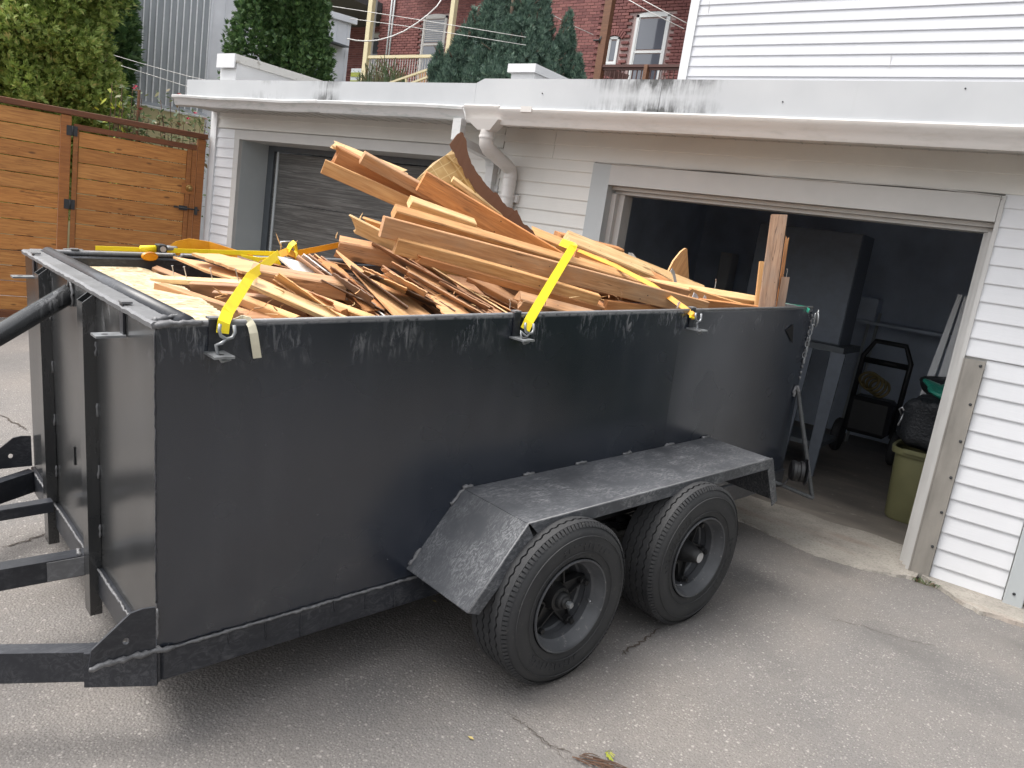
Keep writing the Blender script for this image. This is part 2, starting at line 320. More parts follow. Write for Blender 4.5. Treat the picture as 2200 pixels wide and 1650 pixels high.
# straps
n = N('yellow_webbing'); o = n.obj(); g = n.noise(o, 240, 3); a = n.noise(o, 7, 4); n.out(n.mix(n.rng(a, 0.55, 0.75, 0, 0.35), (0.84, 0.66, 0.012), (0.60, 0.40, 0.02)), 0.55); n.bump(g, 0.35, 0.001); M['yellow'] = n.m
n = N('orange_webbing'); o = n.obj(); a = n.noise(o, 7, 4); n.out(n.mix(n.rng(a, 0.4, 0.7), (0.74, 0.36, 0.01), (0.62, 0.25, 0.01)), 0.55); n.bump(n.noise(o, 240, 3), 0.35, 0.001); M['orange'] = n.m
M['green_web'] = plain('green_webbing', (0.05, 0.42, 0.28), 0.55)
M['cream_web'] = plain('cream_tape', (0.66, 0.62, 0.48), 0.7, 0, 0.08, 30)
M['amber'] = plain('amber_plastic', (0.78, 0.30, 0.01), 0.3, 0, 0.05, 5, 0)

# buildings
def vinyl(name, c, grime):
    n = N(name); p = n.pos(); g = n.noise(n.mapp(p, (1.3, 1.3, 42)), 3.0, 6, 0.6, 0.8); d = n.noise(p, 2.3, 5, 0.6)
    cc = n.mix(n.rng(d, 0.4, 0.75, 0, grime), c, tuple(k * 0.78 for k in c)); s = n.noise(n.mapp(p, (3, 3, 30)), 2, 5, 0.7); cc = n.mix(n.rng(s, 0.66, 0.76, 0, 0.35 * grime + 0.06), cc, (0.42, 0.40, 0.36))
    n.out(cc, 0.42); n.bump(g, 0.22, 0.004); return n.m
M['vinyl'] = vinyl('white_vinyl_siding', (0.68, 0.685, 0.705), 0.25)
M['vinyl_warm'] = vinyl('warm_vinyl_siding', (0.68, 0.665, 0.63), 0.4)  # warmer and more mottled than the white siding
M['house_vinyl'] = vinyl('house_vinyl_siding', (0.60, 0.605, 0.635), 0.3)
M['trim_white'] = plain('white_trim', (0.66, 0.665, 0.675), 0.4, 0, 0.04, 4, 0.05)
M['trim_grey'] = plain('pale_grey_trim', (0.50, 0.49, 0.475), 0.45, 0, 0.06, 4, 0.05)
M['jamb_grey'] = plain('grey_painted_jamb', (0.43, 0.455, 0.465), 0.5, 0, 0.05, 3, 0.05)
n = N('gutter_enamel'); p = n.pos(); d = n.noise(n.mapp(p, (3, 1, 14)), 2, 6, 0.65); n.out(n.mix(n.rng(d, 0.48, 0.72, 0, 0.6), (0.56, 0.555, 0.55), (0.30, 0.345, 0.33)), 0.38); M['gutter_old'] = n.m
n = N('gutter_cream'); p = n.pos(); d = n.noise(n.mapp(p, (3, 1, 14)), 2, 6, 0.65); n.out(n.mix(n.rng(d, 0.5, 0.75, 0, 0.5), (0.60, 0.572, 0.548), (0.42, 0.40, 0.36)), 0.38); M['gutter'] = n.m
# fascia flashing with black mildew where water has run over the joints (at fixed places along the roof edge)
n = N('fascia_flashing'); p = n.pos(); X, _, Z = n.sep(p); base = n.ramp(n.noise(p, 1.4, 4), [(0.3, (0.42, 0.43, 0.445)), (0.7, (0.50, 0.51, 0.52))])
tot = None
for (cx, w, k) in ((-2.58, 0.55, 1.0), (-5.98, 0.26, 1.0), (-6.9, 0.5, 0.35), (-3.0, 0.3, 0.45)):
    m_ = n.math('MULTIPLY', n.rng(n.math('ABSOLUTE', n.math('SUBTRACT', X, cx)), 0.0, w, k, 0.0), 1.0); tot = m_ if tot is None else n.math('MAXIMUM', tot, m_)
edge = n.math('ABSOLUTE', n.math('SUBTRACT', Z, 2.715)); ed = n.rng(edge, 0.0, 0.11, 0.25, 1.0)
stx = n.noise(n.mapp(p, (30, 1, 4)), 1.3, 6, 0.7); bl = n.noise(p, 7, 5, 0.6)
mk = n.math('MULTIPLY', n.math('MULTIPLY', tot, ed), n.math('ADD', n.rng(stx, 0.36, 0.62), n.rng(bl, 0.4, 0.65)))
mk = n.math('MULTIPLY', n.rng(mk, 0.10, 0.95), 0.92)
drip = n.math('MULTIPLY', n.rng(n.noise(n.mapp(p, (14, 1, 0.6)), 1.2, 4, 0.6), 0.62, 0.75), 0.18)
c = n.mix(drip, base, (0.36, 0.36, 0.34)); c = n.mix(mk, c, (0.055, 0.055, 0.053)); n.out(c, 0.42, 0.15); n.bump(n.noise(p, 2.5, 3), 0.15, 0.02); M['fascia'] = n.m
n = N('parapet_metal'); p = n.pos(); f = n.noise(p, 12, 5, 0.65); n.out(n.mix(n.rng(f, 0.56, 0.68, 0, 0.7), (0.62, 0.61, 0.58), (0.26, 0.23, 0.19)), 0.5); M['cap'] = n.m
M['soffit'] = plain('perforated_soffit', (0.48, 0.47, 0.45), 0.6, 0, 0.06, 8)
n = N('grey_woodgrain_door'); p = n.pos(); g = n.noise(n.mapp(p, (0.75, 1, 24)), 2.6, 8, 0.66, 0.7); c = n.ramp(g, [(0.30, (0.035, 0.034, 0.033)), (0.5, (0.085, 0.082, 0.078)), (0.70, (0.19, 0.185, 0.175))]); n.out(c, 0.55); n.bump(g, 0.25, 0.004); M['door'] = n.m
M['door_dark'] = plain('dark_grey_door_frame', (0.075, 0.085, 0.095), 0.5)
n = N('brown_flashing'); p = n.pos(); a = n.noise(n.mapp(p, (5, 5, 1.3)), 2, 5); c = n.ramp(a, [(0.3, (0.20, 0.185, 0.165)), (0.55, (0.275, 0.255, 0.228)), (0.8, (0.35, 0.315, 0.27))]); n.out(c, 0.45, 0.1); M['flash'] = n.m
M['inner_wall'] = plain('haze_tinted_garage_wall', (0.58, 0.64, 0.74), 0.8, 0, 0.2, 2)  # colour lightened and blued in place of veiling haze indoors
M['inner_ceiling'] = plain('haze_tinted_garage_ceiling', (0.50, 0.54, 0.62), 0.85, 0, 0.2, 2)  # pale blue in the colour lifts the dim ceiling like veiling glare
M['olive'] = plain('olive_plastic_bin', (0.20, 0.195, 0.095), 0.5, 0, 0.1, 5)
M['black_cloth'] = plain('black_bag', (0.014, 0.016, 0.02), 0.5, 0, 0.2, 9, 0.5, 0.02)
M['green_bag'] = plain('green_plastic_bag', (0.02, 0.23, 0.165), 0.35, 0, 0.12, 9, 0.5, 0.02)
M['hose'] = plain('yellow_hose', (0.16, 0.125, 0.05), 0.6)
M['roofing'] = plain('grey_roof_membrane', (0.22, 0.22, 0.22), 0.9)
# fence
M['fence'] = wood('stained_cedar_board', [(0.33, 0.125, 0.030), (0.52, 0.23, 0.060), (0.63, 0.32, 0.10)], 0.55, scale=0.8, bump=0.15)
M['fence_post'] = wood('stained_cedar_post', [(0.24, 0.085, 0.021), (0.36, 0.14, 0.036), (0.44, 0.185, 0.052)], 0.55, knots=False, bump=0.15)
M['fence_rail'] = wood('dark_cedar_rail', [(0.105, 0.036, 0.014), (0.175, 0.06, 0.022), (0.24, 0.09, 0.034)], 0.6, knots=False)
M['brass'] = plain('brass', (0.45, 0.30, 0.12), 0.3, 0.9)
M['iron'] = plain('black_hinge_iron', (0.035, 0.037, 0.04), 0.5, 0.2)
# backdrop
n = N('red_brick'); a = n.noise(n.objr(), 18, 5); c = n.ramp(n.rnd(), [(0, (0.150, 0.056, 0.054)), (0.5, (0.205, 0.080, 0.075)), (1, (0.255, 0.105, 0.095))]); n.out(n.mix(n.rng(a, 0.4, 0.7, 0, 0.35), c, (0.13, 0.05, 0.045)), 0.85); n.bump(a, 0.4, 0.004); M['brick'] = n.m
n = N('brick_far'); c = n.ramp(n.isl(), [(0, (0.150, 0.056, 0.054)), (0.5, (0.205, 0.080, 0.075)), (1, (0.255, 0.105, 0.095))]); n.out(c, 0.85); M['brick_isl'] = n.m
M['mortar'] = plain('pinkish_mortar', (0.40, 0.30, 0.285), 0.9, 0, 0.1, 9)
M['stucco'] = plain('yellow_stucco', (0.52, 0.46, 0.27), 0.9, 0, 0.06, 3)
n = N('grey_sheet_metal'); p = n.pos(); a = n.noise(n.mapp(p, (3, 3, 0.7)), 1.6, 5); n.out(n.ramp(a, [(0.3, (0.27, 0.29, 0.31)), (0.7, (0.37, 0.39, 0.41))]), 0.45, 0.2); M['sheet'] = n.m
M['sheet_rib'] = plain('pale_rib', (0.78, 0.79, 0.81), 0.45, 0.1, 0.1)
M['sheet_white'] = plain('white_sheet_metal', (0.66, 0.67, 0.71), 0.45, 0.1, 0.08, 3)
M['cream'] = plain('cream_paint', (0.62, 0.54, 0.34), 0.55, 0, 0.06, 6)
M['brown_post'] = wood('brown_porch_timber', [(0.12, 0.055, 0.03), (0.20, 0.095, 0.052), (0.27, 0.14, 0.08)], knots=False)
M['brown_rail'] = plain('dark_brown_rail', (0.085, 0.035, 0.028), 0.6)
M['win_white'] = plain('white_window_frame', (0.66, 0.68, 0.68), 0.45, 0, 0.04)
n = N('window_glass'); n.out((0.10, 0.11, 0.135), 0.06); n.b.inputs['Specular IOR Level'].default_value = 0.9; M['glass'] = n.m
M['porch_ceiling'] = plain('dark_porch_ceiling', (0.085, 0.088, 0.095), 0.8)
M['dry_leaf'] = plain('dry_leaf', (0.42, 0.33, 0.12), .7)
M['cupboard'] = plain('grey_cupboard', (0.13, 0.148, 0.178), .6)
M['cable'] = plain('white_cable', (0.72, 0.70, 0.68), 0.5)
def leafmat(name, stops, rough=0.6, tr=0.25):
    n = N(name); c = n.ramp(n.isl(), stops); n.out(c, rough)
    tb = n.nd('ShaderNodeBsdfTranslucent'); n.lk(c, tb.inputs[0]); mx = n.nd('ShaderNodeMixShader'); mx.inputs[0].default_value = tr; n.lk(n.b.outputs[0], mx.inputs[1]); n.lk(tb.outputs[0], mx.inputs[2]); n.lk(mx.outputs[0], n.o.inputs[0]); return n.m
M['leaf_cedar'] = leafmat('cedar_leaf', [(0, (0.13, 0.20, 0.04)), (0.5, (0.25, 0.34, 0.075)), (0.9, (0.36, 0.43, 0.12)), (1.0, (0.48, 0.42, 0.15))])
M['leaf_cedar2'] = leafmat('deep_cedar_leaf', [(0, (0.032, 0.075, 0.026)), (0.5, (0.065, 0.135, 0.042)), (1, (0.13, 0.21, 0.07))])
M['leaf_yew'] = leafmat('yew_leaf', [(0, (0.045, 0.085, 0.068)), (0.5, (0.085, 0.145, 0.11)), (1, (0.16, 0.24, 0.175))])
M['leaf_rose'] = leafmat('rose_leaf', [(0, (0.07, 0.115, 0.05)), (0.5, (0.13, 0.19, 0.085)), (0.8, (0.22, 0.20, 0.10)), (1, (0.18, 0.07, 0.05))], 0.5)
M['leaf_lime'] = leafmat('lime_leaf', [(0, (0.20, 0.28, 0.03)), (1, (0.42, 0.42, 0.05))], 0.5)
M['bark'] = plain('bark', (0.085, 0.06, 0.042), 0.9, 0, 0.3, 12)
M['rose'] = plain('rose_petal', (0.46, 0.02, 0.07), 0.5)
M['twig'] = plain('dry_twig', (0.10, 0.055, 0.035), 0.9, 0, 0.3)
M['hedge_core'] = plain('hedge_shade', (0.02, 0.035, 0.012), 0.9)
# ================================================================== ground
def sheet_grid(xs, ys, dz):
    mb = MB(); nx = len(xs); vs = [(x, y, gz(y) + dz) for y in ys for x in xs]
    fs = [(j * nx + i, j * nx + i + 1, (j + 1) * nx + i + 1, (j + 1) * nx + i) for j in range(len(ys) - 1) for i in range(nx - 1)]
    return mb.add(vs, fs)
_ys = [-200, -60, -30, -20, -12, -8, -5, -3, -1.5, -0.6, 0, 0.4, 0.8, 1.2, 1.6, 2, 2.25, 2.48, 2.75, 3, 3.3, 3.6, 3.9, 4.25, 4.6, 4.85, 5.1]
ground = struct(sheet_grid([-200, -40, 0, 40, 200], _ys + [6, 30, 200, 390], -0.012).build('ground', M['soil'], fix=False))
drive = struct(sheet_grid([-60, -30, -12, -9.2, -6, -3, 0, 3, 8, 30, 60], _ys, 0.0).build('driveway', M['asphalt'], fix=False))
def crack(pts, w, seed):
    r = random.Random(seed); P = []
    for a, b in zip(pts[:-1], pts[1:]):
        for k in range(8): t = k / 8; P.append((a[0] + (b[0] - a[0]) * t + r.uniform(-.012, .012), a[1] + (b[1] - a[1]) * t + r.uniform(-.012, .012)))
    P.append(pts[-1]); mb = MB(); vs = []; n_ = len(P)
    for i, (x, y) in enumerate(P):
        dx = P[min(i + 1, n_ - 1)][0] - P[max(i - 1, 0)][0]; dy = P[min(i + 1, n_ - 1)][1] - P[max(i - 1, 0)][1]; l = math.hypot(dx, dy) + 1e-9
        ww = w * r.uniform(.3, 1.0) * min(1, i / 3 + .15, (n_ - 1 - i) / 3 + .15) / 2
        vs += [(x - dy / l * ww, y + dx / l * ww, gz(y - 0) + 0.004), (x + dy / l * ww, y - dx / l * ww, gz(y) + 0.004)]
    return mb.add(vs, [(2 * i, 2 * i + 1, 2 * i + 3, 2 * i + 2) for i in range(n_ - 1)])
def gpix(u, v):
    z = 0.0
    for _ in range(6): p = atz(u, v, z); z = gz(p[1])
    return (p[0], p[1])
for i, (pts, w) in enumerate([([(1415, 1350), (1380, 1378), (1350, 1395), (1338, 1410)], .012), ([(1090, 1530), (1130, 1560), (1180, 1598), (1230, 1622)], .004),
                              ([(0, 1178), (60, 1162), (110, 1145), (180, 1120)], .011), ([(1780, 1330), (1850, 1345), (1930, 1372), (2030, 1392)], .004), ([(0, 890), (40, 915), (62, 925)], .015), ([(1120, 1560), (1190, 1610), (1240, 1650)], .003)]):
    crack([gpix(*q) for q in pts], w, i).build('crack', M['crack'], drive, fix=False)
gg = random.Random(31); mb = MB()
for k in range(900):
    if k < 420: x = gg.uniform(-3.3, 1.2); y = 5.05 - abs(gg.gauss(0, .22))
    else: x = gg.uniform(-5, 2.2); y = gg.uniform(.9, 4.8)
    s_ = gg.uniform(.0015, .0042) * (1.5 if gg.random() < .06 else 1); z = gz(y) + s_ * .4; a = gg.uniform(0, 6.28); q = [(x + s_ * gg.uniform(.7, 1.3) * math.cos(a + t), y + s_ * gg.uniform(.7, 1.3) * math.sin(a + t), z + s_ * gg.uniform(-.2, .2)) for t in (0, 1.57, 3.14, 4.71)]
    mb.add(q + [(x, y, z + s_ * .7), (x, y, z - s_ * .6)], [(0, 1, 4), (1, 2, 4), (2, 3, 4), (3, 0, 4), (1, 0, 5), (2, 1, 5), (3, 2, 5), (0, 3, 5)])
gt = mb.build('loose_grit', M['concrete'], fix=False); tag(gt, 'loose grit scattered on the asphalt', 'grit'); gt['kind'] = 'stuff'
# concrete threshold in front of the open garage, broken front edge
r = random.Random(5)
def edge_path(x0, x1, pts, n_=60):
    xs = np.linspace(x0, x1, n_); return [(x, float(np.interp(x, [p[0] for p in pts], [p[1] for p in pts])) + r.uniform(-.014, .014)) for x in xs]
ap = edge_path(-3.3, -0.44, [(-3.3, 5.10), (-1.7, 5.14), (-1.45, 5.07), (-1.0, 4.91), (-0.72, 4.95), (-0.44, 5.12)])
mb = MB(); vs = []
for (x, y) in ap: vs += [(x, y - .012, gz(y) - .02), (x, y, 0.016 + .004 * math.sin(x * 9)), (x, 5.3, 0.018), (x, 5.74 + .02 * math.sin(x * 13), 0.014), (x, 5.75 + .02 * math.sin(x * 13), -.02)]
fs = [(i * 5 + k, i * 5 + k + 1, i * 5 + k + 6, i * 5 + k + 5) for i in range(len(ap) - 1) for k in range(4)]
struct(mb.add(vs, fs).build('concrete_threshold', M['concrete'], fix=False))
cu = edge_path(-0.42, 0.9, [(-0.42, 5.19), (-0.3, 5.10), (-.18, 4.96), (-.08, 4.88), (.13, 4.93), (.4, 4.9), (.9, 4.8)], 40)
mb = MB(); vs = []
for (x, y) in cu: vs += [(x, y - .012, gz(y) - .02), (x, y, gz(y) + .022), (x, 5.26, 0.018), (x, 5.28, -.02)]
struct(mb.add(vs, [(i * 4 + k, i * 4 + k + 1, i * 4 + k + 5, i * 4 + k + 4) for i in range(len(cu) - 1) for k in range(3)]).build('concrete_footing', M['concrete'], fix=False))
struct(MB().box(-4.1, -0.15, 5.72, 9.4, -.05, 0.008).build('garage_floor', M['slab']))

# ================================================================== garages
YW = 5.25; PIT = 0.1066
def siding_mesh(x0, x1, h=PIT, prot=0.013):
    # one clapboard: lower edge stands proud, small return underneath; local origin at lower left of wall plane
    w = x1 - x0
    prof = [(0.006, 0.0), (-prot, 0.0), (-prot - .001, 0.006), (-0.004, h * 0.93), (-0.003, h + .004), (0.006, h + .004)]
    mb = MB(); vs = [(0, y, z) for y, z in prof] + [(w, y, z) for y, z in prof]; k = len(prof)
    return mb.add(vs, [tuple(range(k)), tuple(range(k, 2 * k))[::-1]] + [(i, k + i, k + (i + 1) % k, (i + 1) % k) for i in range(k)])
def siding(parent, x0, x1, z0, z1, m, y=YW, off=-0.012, pit=PIT, jit=0):
    rr = random.Random(int(abs(x0) * 100)); me = None; k0 = int(math.floor((z0 - off) / pit)); cache = {}
    k = k0
    while off + k * pit < z1 - 0.01:
        a = max(z0, off + k * pit); b = min(z1, off + (k + 1) * pit); h = round(b - a, 4)
        if h > 0.012:
            if h not in cache: cache[h] = siding_mesh(x0, x1, h).mesh('siding_board', m)
            o = link('siding_board', cache[h], parent); o.location = (x0, y, a)
            if jit: o.rotation_euler = (0, rr.uniform(-jit, jit), 0)
        k += 1
GR = thing('garage', 'white-sided garage standing open, right half of the low white row', 'garage')
GL = thing('garage', 'white-sided garage with closed grey wood-grain door beside the cedar fence', 'garage')
# --- right garage
OX0, OX1, OZ = -3.07, -0.52, 2.143
MB().box(-4.12, -3.20, YW + .012, YW + .16, -.05, 2.52).build('wall', M['vinyl_warm'], GR)
MB().box(-0.50, 0.02, YW + .012, YW + .16, -.05, 2.52).build('wall', M['vinyl_warm'], GR)
MB().box(-3.20, -0.50, YW + .012, YW + .16, 2.30, 2.52).build('wall', M['vinyl_warm'], GR)
siding(GR, -4.12, -3.225, 0.0, 2.30, M['vinyl_warm'], off=-0.02); siding(GR, -4.12, -3.62, 2.304, 2.52, M['vinyl_warm'], off=0.172); siding(GR, -3.617, 0.0, 2.304, 2.52, M['vinyl_warm'], off=0.172)
siding(GR, -0.505, 0.0, 1.365, 2.30, M['vinyl']); siding(GR, -0.383, 0.0, 0.0, 1.365, M['vinyl'])
# header and jamb casings
MB().box(-3.225, -3.07, YW - .022, YW + .2, 0.0, 2.295).build('jamb_casing', M['jamb_grey'], GR)
MB().box(-3.068, -0.522, YW - .025, YW + .2, 2.145, 2.292).build('header_board', M['trim_grey'], GR)
mb = MB().box(-3.068, -0.522, YW + .05, YW + .24, 2.118, 2.143); mb.box(-3.068, -.522, YW + .10, YW + .24, 2.092, 2.117); mb.build('header_stop', M['trim_grey'], GR)
MB().tube([(x, YW - .034, 2.299 + .006 * math.sin(x * 5) - (.012 if x > -1.2 else 0) * (x + 1.2)) for x in np.linspace(-3.2, -.53, 24)] + [(-.515, YW - .03, 2.27)], .0035, 6).build('cable', M['trim_grey'], GR, True)
MB().box(-3.069, -3.03, YW + .06, YW + .24, 0, 2.09).build('door_stop', M['trim_grey'], GR)
MB().box(-3.03, -2.985, YW + .11, YW + .24, 0, 2.09).build('door_stop', M['trim_grey'], GR)
mb = MB().box(-.520, -.497, YW - .022, YW + .24, 0.0, 2.292); mb.build('jamb_casing', M['trim_grey'], GR)
MB().box(-.548, -.521, YW + .05, YW + .24, 0.0, 2.09).build('door_stop', M['trim_grey'], GR)
MB().box(-.575, -.549, YW + .11, YW + .24, 0.0, 2.09).build('door_stop', M['trim_grey'], GR)
fl = MB().box(-.493, -.385, YW - .036, YW - .014, -0.005, 1.358); fl.box(-.499, -.492, YW - .040, YW + .01, -0.005, 1.358); flo = fl.build('corner_flashing', M['flash'], GR)
for zz in (1.33, 1.10, .875, .65, .43, .21): MB().lathe([(0, -.006), (.007, -.004), (.009, 0)], (-.405, YW - .037, zz), 'y', 10).build('screw', M['iron'], flo)
MB().cbox(0.005, 0.105, YW - .05, YW + .10, -.03, 2.5, .004).build('corner_board', M['jamb_grey'], GR)
MB().lathe([(0, -.006), (.007, -.004), (.009, 0)], (.05, YW - .051, .09), 'y', 10).build('screw', M['iron'], GR)
# interior shell
MB().box(-4.13, -4.05, YW + .16, 9.4, 0, 2.55).build('side_wall', M['inner_wall'], GR)
MB().box(-0.20, -0.12, YW + .16, 9.4, 0, 2.55).build('side_wall', M['inner_wall'], GR)
MB().box(0.02, 0.09, YW + .10, 9.5, -.02, 2.5).build('side_wall', M['vinyl'], GR)
MB().box(-4.13, 0.0, 9.4, 9.5, 0, 2.55).build('back_wall', M['inner_wall'], GR)
MB().box(-4.13, 0.02, YW - .3, 9.5, 2.60, 2.74).build('roof', M['roofing'], GR)
mb = MB().box(-4.05, -.2, YW + .16, 9.4, 2.42, 2.45); mb.build('ceiling', M['inner_ceiling'], GR)
# --- left garage
DX0, DX1, DT = -7.765, -4.72, 2.247
MB().box(-8.29, -7.86, YW + .012, YW + .16, -.05, 2.52).build('wall', M['vinyl_warm'], GL)
MB().box(-4.62, -4.125, YW + .012, YW + .16, -.05, 2.52).build('wall', M['vinyl_warm'], GL)
MB().box(-7.86, -4.62, YW + .012, YW + .16, 2.345, 2.52).build('wall', M['vinyl_warm'], GL)
siding(GL, -8.205, -7.86, 0.0, 2.345, M['vinyl'], off=.012); siding(GL, -4.615, -4.125, 0.0, 2.345, M['vinyl_warm'], off=.012); siding(GL, -8.205, -4.125, 2.347, 2.52, M['vinyl_warm'], off=.012)
MB().box(-8.315, -8.205, YW - .03, YW + .05, -.02, 2.56).build('corner_trim', M['trim_white'], GL)
mb = MB().box(-7.858, -7.767, YW - .022, YW + .02, 0, 2.249); mb.build('door_casing', M['trim_grey'], GL)
MB().box(-7.858, -4.62, YW - .024, YW + .02, 2.249, 2.345).build('door_casing', M['trim_grey'], GL)
MB().box(-4.713, -4.62, YW - .022, YW + .02, 0, 2.249).build('door_casing', M['trim_grey'], GL)
MB().box(-7.80, -7.765, YW + .02, YW + .42, 0, 2.249).build('jamb', M['jamb_grey'], GL)
MB().box(-4.715, -4.68, YW + .02, YW + .42, 0, 2.249).build('jamb', M['jamb_grey'], GL)
MB().box(-7.80, -4.68, YW + .02, YW + .42, 2.249, 2.28).build('jamb', M['trim_grey'], GL)
mb = MB().box(-7.764, -7.66, YW + .36, YW + .40, 0, 2.247); mb.box(-7.66, -4.716, YW + .36, YW + .40, 2.19, 2.247); mb.box(-4.80, -4.716, YW + .36, YW + .40, 0, 2.19); mb.build('door_frame', M['door_dark'], GL)
door = MB().box(-7.66, -4.80, YW + .385, YW + .43, 0, .54).build('door', M['door'], GL)
for k in range(1, 4): MB().box(-7.66, -4.80, YW + .385, YW + .43, k * .546, k * .546 + .54).build('door_panel', M['door'], door)
MB().box(-7.62, -7.585, YW + .372, YW + .384, 0.0, 2.19).build('weather_strip', M['jamb_grey'], GL)
MB().box(-8.29, -4.13, YW + .44, 9.5, 2.60, 2.73).build('roof', M['roofing'], GL)
MB().box(-8.29, -8.2, YW + .16, 9.5, -.02, 2.6).build('side_wall', M['vinyl'], GL)
MB().box(-8.2, -4.13, 9.4, 9.5, -.02, 2.6).build('back_wall', M['vinyl'], GL)
# --- soffits, fascias, gutters
MB().box(-8.29, -4.19, 4.925, YW, 2.522, 2.545).build('soffit', M['soffit'], GL)
MB().box(-4.185, 0.12, 4.925, YW, 2.522, 2.545).build('soffit', M['soffit'], GR)
for x in np.arange(-4.1, .1, .15): MB().box(x, x + .006, 4.93, YW - .005, 2.517, 2.5215).build('soffit_seam', M['soffit'], GR)
for x in np.arange(-8.2, -4.2, .15): MB().box(x, x + .006, 4.93, YW - .005, 2.517, 2.5215).build('soffit_seam', M['soffit'], GL)
fL = MB(); fL.box(-8.29, -5.985, 4.89, 4.92, 2.612, 2.79); fL.build('fascia_board', M['fascia'], GL)
MB().box(-5.98, -4.20, 4.888, 4.92, 2.612, 2.788).build('fascia_board', M['fascia'], GL)
MB().box(-8.29, -8.265, 4.92, 9.4, 2.612, 2.79).build('fascia_board', M['fascia'], GL)
mb = MB(); mb.prism([(-4.195, 4.884, 2.60), (-2.585, 4.884, 2.613), (-2.585, 4.884, 2.825), (-4.12, 4.884, 2.822), (-4.195, 4.884, 2.79)], (0, .03, 0)); mb.build('fascia_board', M['fascia'], GR)
MB().box(-2.58, 0.14, 4.882, 4.915, 2.613, 2.826).build('fascia_board', M['fascia'], GR)
for (x0, x1, g) in ((-8.29, -4.2, GL), (-4.195, .14, GR)):
    MB().box(x0, x1, 4.87, 4.93, 2.600, 2.612).build('drip_edge', M['trim_white'], g)
for (x, z) in ((-3.55, 2.72), (-1.75, 2.70), (-.78, 2.79)): MB().lathe([(0, -.004), (.004, -.003), (.005, 0)], (x, 4.881, z), 'y', 10).build('screw', M['iron'], GR)
def gutter(x0, x1, zt, m, parent, h=.10, wav=0.0, seed=1):
    rr = random.Random(seed); prof = [(0, 0), (-.0, -h), (-.065, -h), (-.075, -h * .82), (-.088, -h * .45), (-.112, -h * .25), (-.115, -.004), (-.105, 0.004), (-.100, -.006), (-.104, -.02), (-.07, -h * .72), (-.06, -h + .006), (-.006, -h + .006), (-.006, 0)]
    xs = np.linspace(x0, x1, 40); mb = MB(); vs = []; k = len(prof)
    for x in xs:
        dz = wav * (math.sin(x * 2.1) + .6 * math.sin(x * 5.3 + 1)); dy = wav * math.sin(x * 3.3)
        for (y, z) in prof: vs.append((x, 4.872 + y * (1 + dy * 2) , zt + z + dz * (1 if y < -.02 else .2)))
    fs = [(i * k + a, i * k + (a + 1) % k, (i + 1) * k + (a + 1) % k, (i + 1) * k + a) for i in range(39) for a in range(k)] + [tuple(range(k)), tuple(range(39 * k, 40 * k))[::-1]]
    return mb.add(vs, fs).build('gutter', m, parent, 40)
g1 = gutter(-8.36, -5.95, 2.594, M['gutter_old'], GL, .095, .006, 1); g2 = gutter(-5.945, -4.20, 2.592, M['gutter_old'], GL, .10, .004, 2)
g3 = gutter(-3.84, 0.2, 2.585, M['gutter'], GR, .115, .0008, 3); g4 = gutter(-4.185, -3.84, 2.60, M['gutter'], GR, .125, 0, 4)
MB().box(-3.63, -3.53, 4.752, 4.757, 2.56, 2.60).build('gutter_clip', M['gutter'], GR)
# hopper and downspouts
hop = MB(); hop.add([(-4.15, 4.755, 2.50), (-3.83, 4.755, 2.50), (-3.83, 4.87, 2.50), (-4.15, 4.87, 2.50), (-4.035, 4.775, 2.42), (-3.915, 4.775, 2.42), (-3.915, 4.865, 2.42), (-4.035, 4.865, 2.42)], [(0, 1, 2, 3), (7, 6, 5, 4), (0, 4, 5, 1), (1, 5, 6, 2), (2, 6, 7, 3), (3, 7, 4, 0)]); hop.build('hopper', M['gutter'], GR)
dR = MB().tube([(-3.975, 4.825, 2.425), (-3.975, 4.825, 2.36), (-3.974, 4.83, 2.325), (-3.972, 4.86, 2.295), (-3.966, 5.12, 2.205), (-3.963, 5.165, 2.18), (-3.962, 5.175, 2.14), (-3.962, 5.175, 0.25)], [.055, .055, .057, .056, .052, .056, .056, .052], 20).build('downspout', M['gutter'], GR, 50)
for a in ((-3.975, 4.825, 2.375, .059), (-3.962, 5.175, 2.12, .057), (-3.962, 5.175, 1.97, .058)): MB().lathe([(a[3], -.012), (a[3] + .003, 0), (a[3], .012)], a[:3], 'z', 20).build('collar', M['gutter'], dR, 50)
MB().box(-3.93, -3.88, 5.2, 5.235, 1.93, 1.99).build('clamp', M['gutter'], dR)
def rect_tube(path, w, d, up):
    mb = MB()
    for a, b in zip(path[:-1], path[1:]): mb.beam(a, b, w, d, up)
    return mb
dL = rect_tube([(-4.255, 4.81, 2.50), (-4.255, 4.81, 2.335)], .085, .065, (0, 1, 0))
dL = dL.build('downspout', M['gutter_old'], GL)
rect_tube([(-4.24, 4.83, 2.335), (-4.20, 5.16, 2.275)], .08, .06, (0, 0, 1)).build('downspout_leg', M['gutter_old'], dL)
pp = [(-4.20, 5.16, 2.275), (-4.195, 5.19, 2.255), (-4.19, 5.205, 2.225), (-4.187, 5.208, 2.18)]
mb = MB()
for k in range(13):
    t = k / 12 * 3; i = min(2, int(t)); q = np.array(pp[i]) * (1 - t + i) + np.array(pp[i + 1]) * (t - i); mb.box(q[0] - .043, q[0] + .043, q[1] - .037, q[1] + .037, q[2] - .005, q[2] + .005)
mb.build('elbow', M['gutter_old'], dL)
MB().box(-4.225, -4.15, 5.175, 5.235, .2, 2.18).build('downspout_leg', M['gutter_old'], dL)
MB().box(-4.15, -4.115, 5.225, 5.234, 2.0, 2.05).build('clamp', M['gutter_old'], dL)
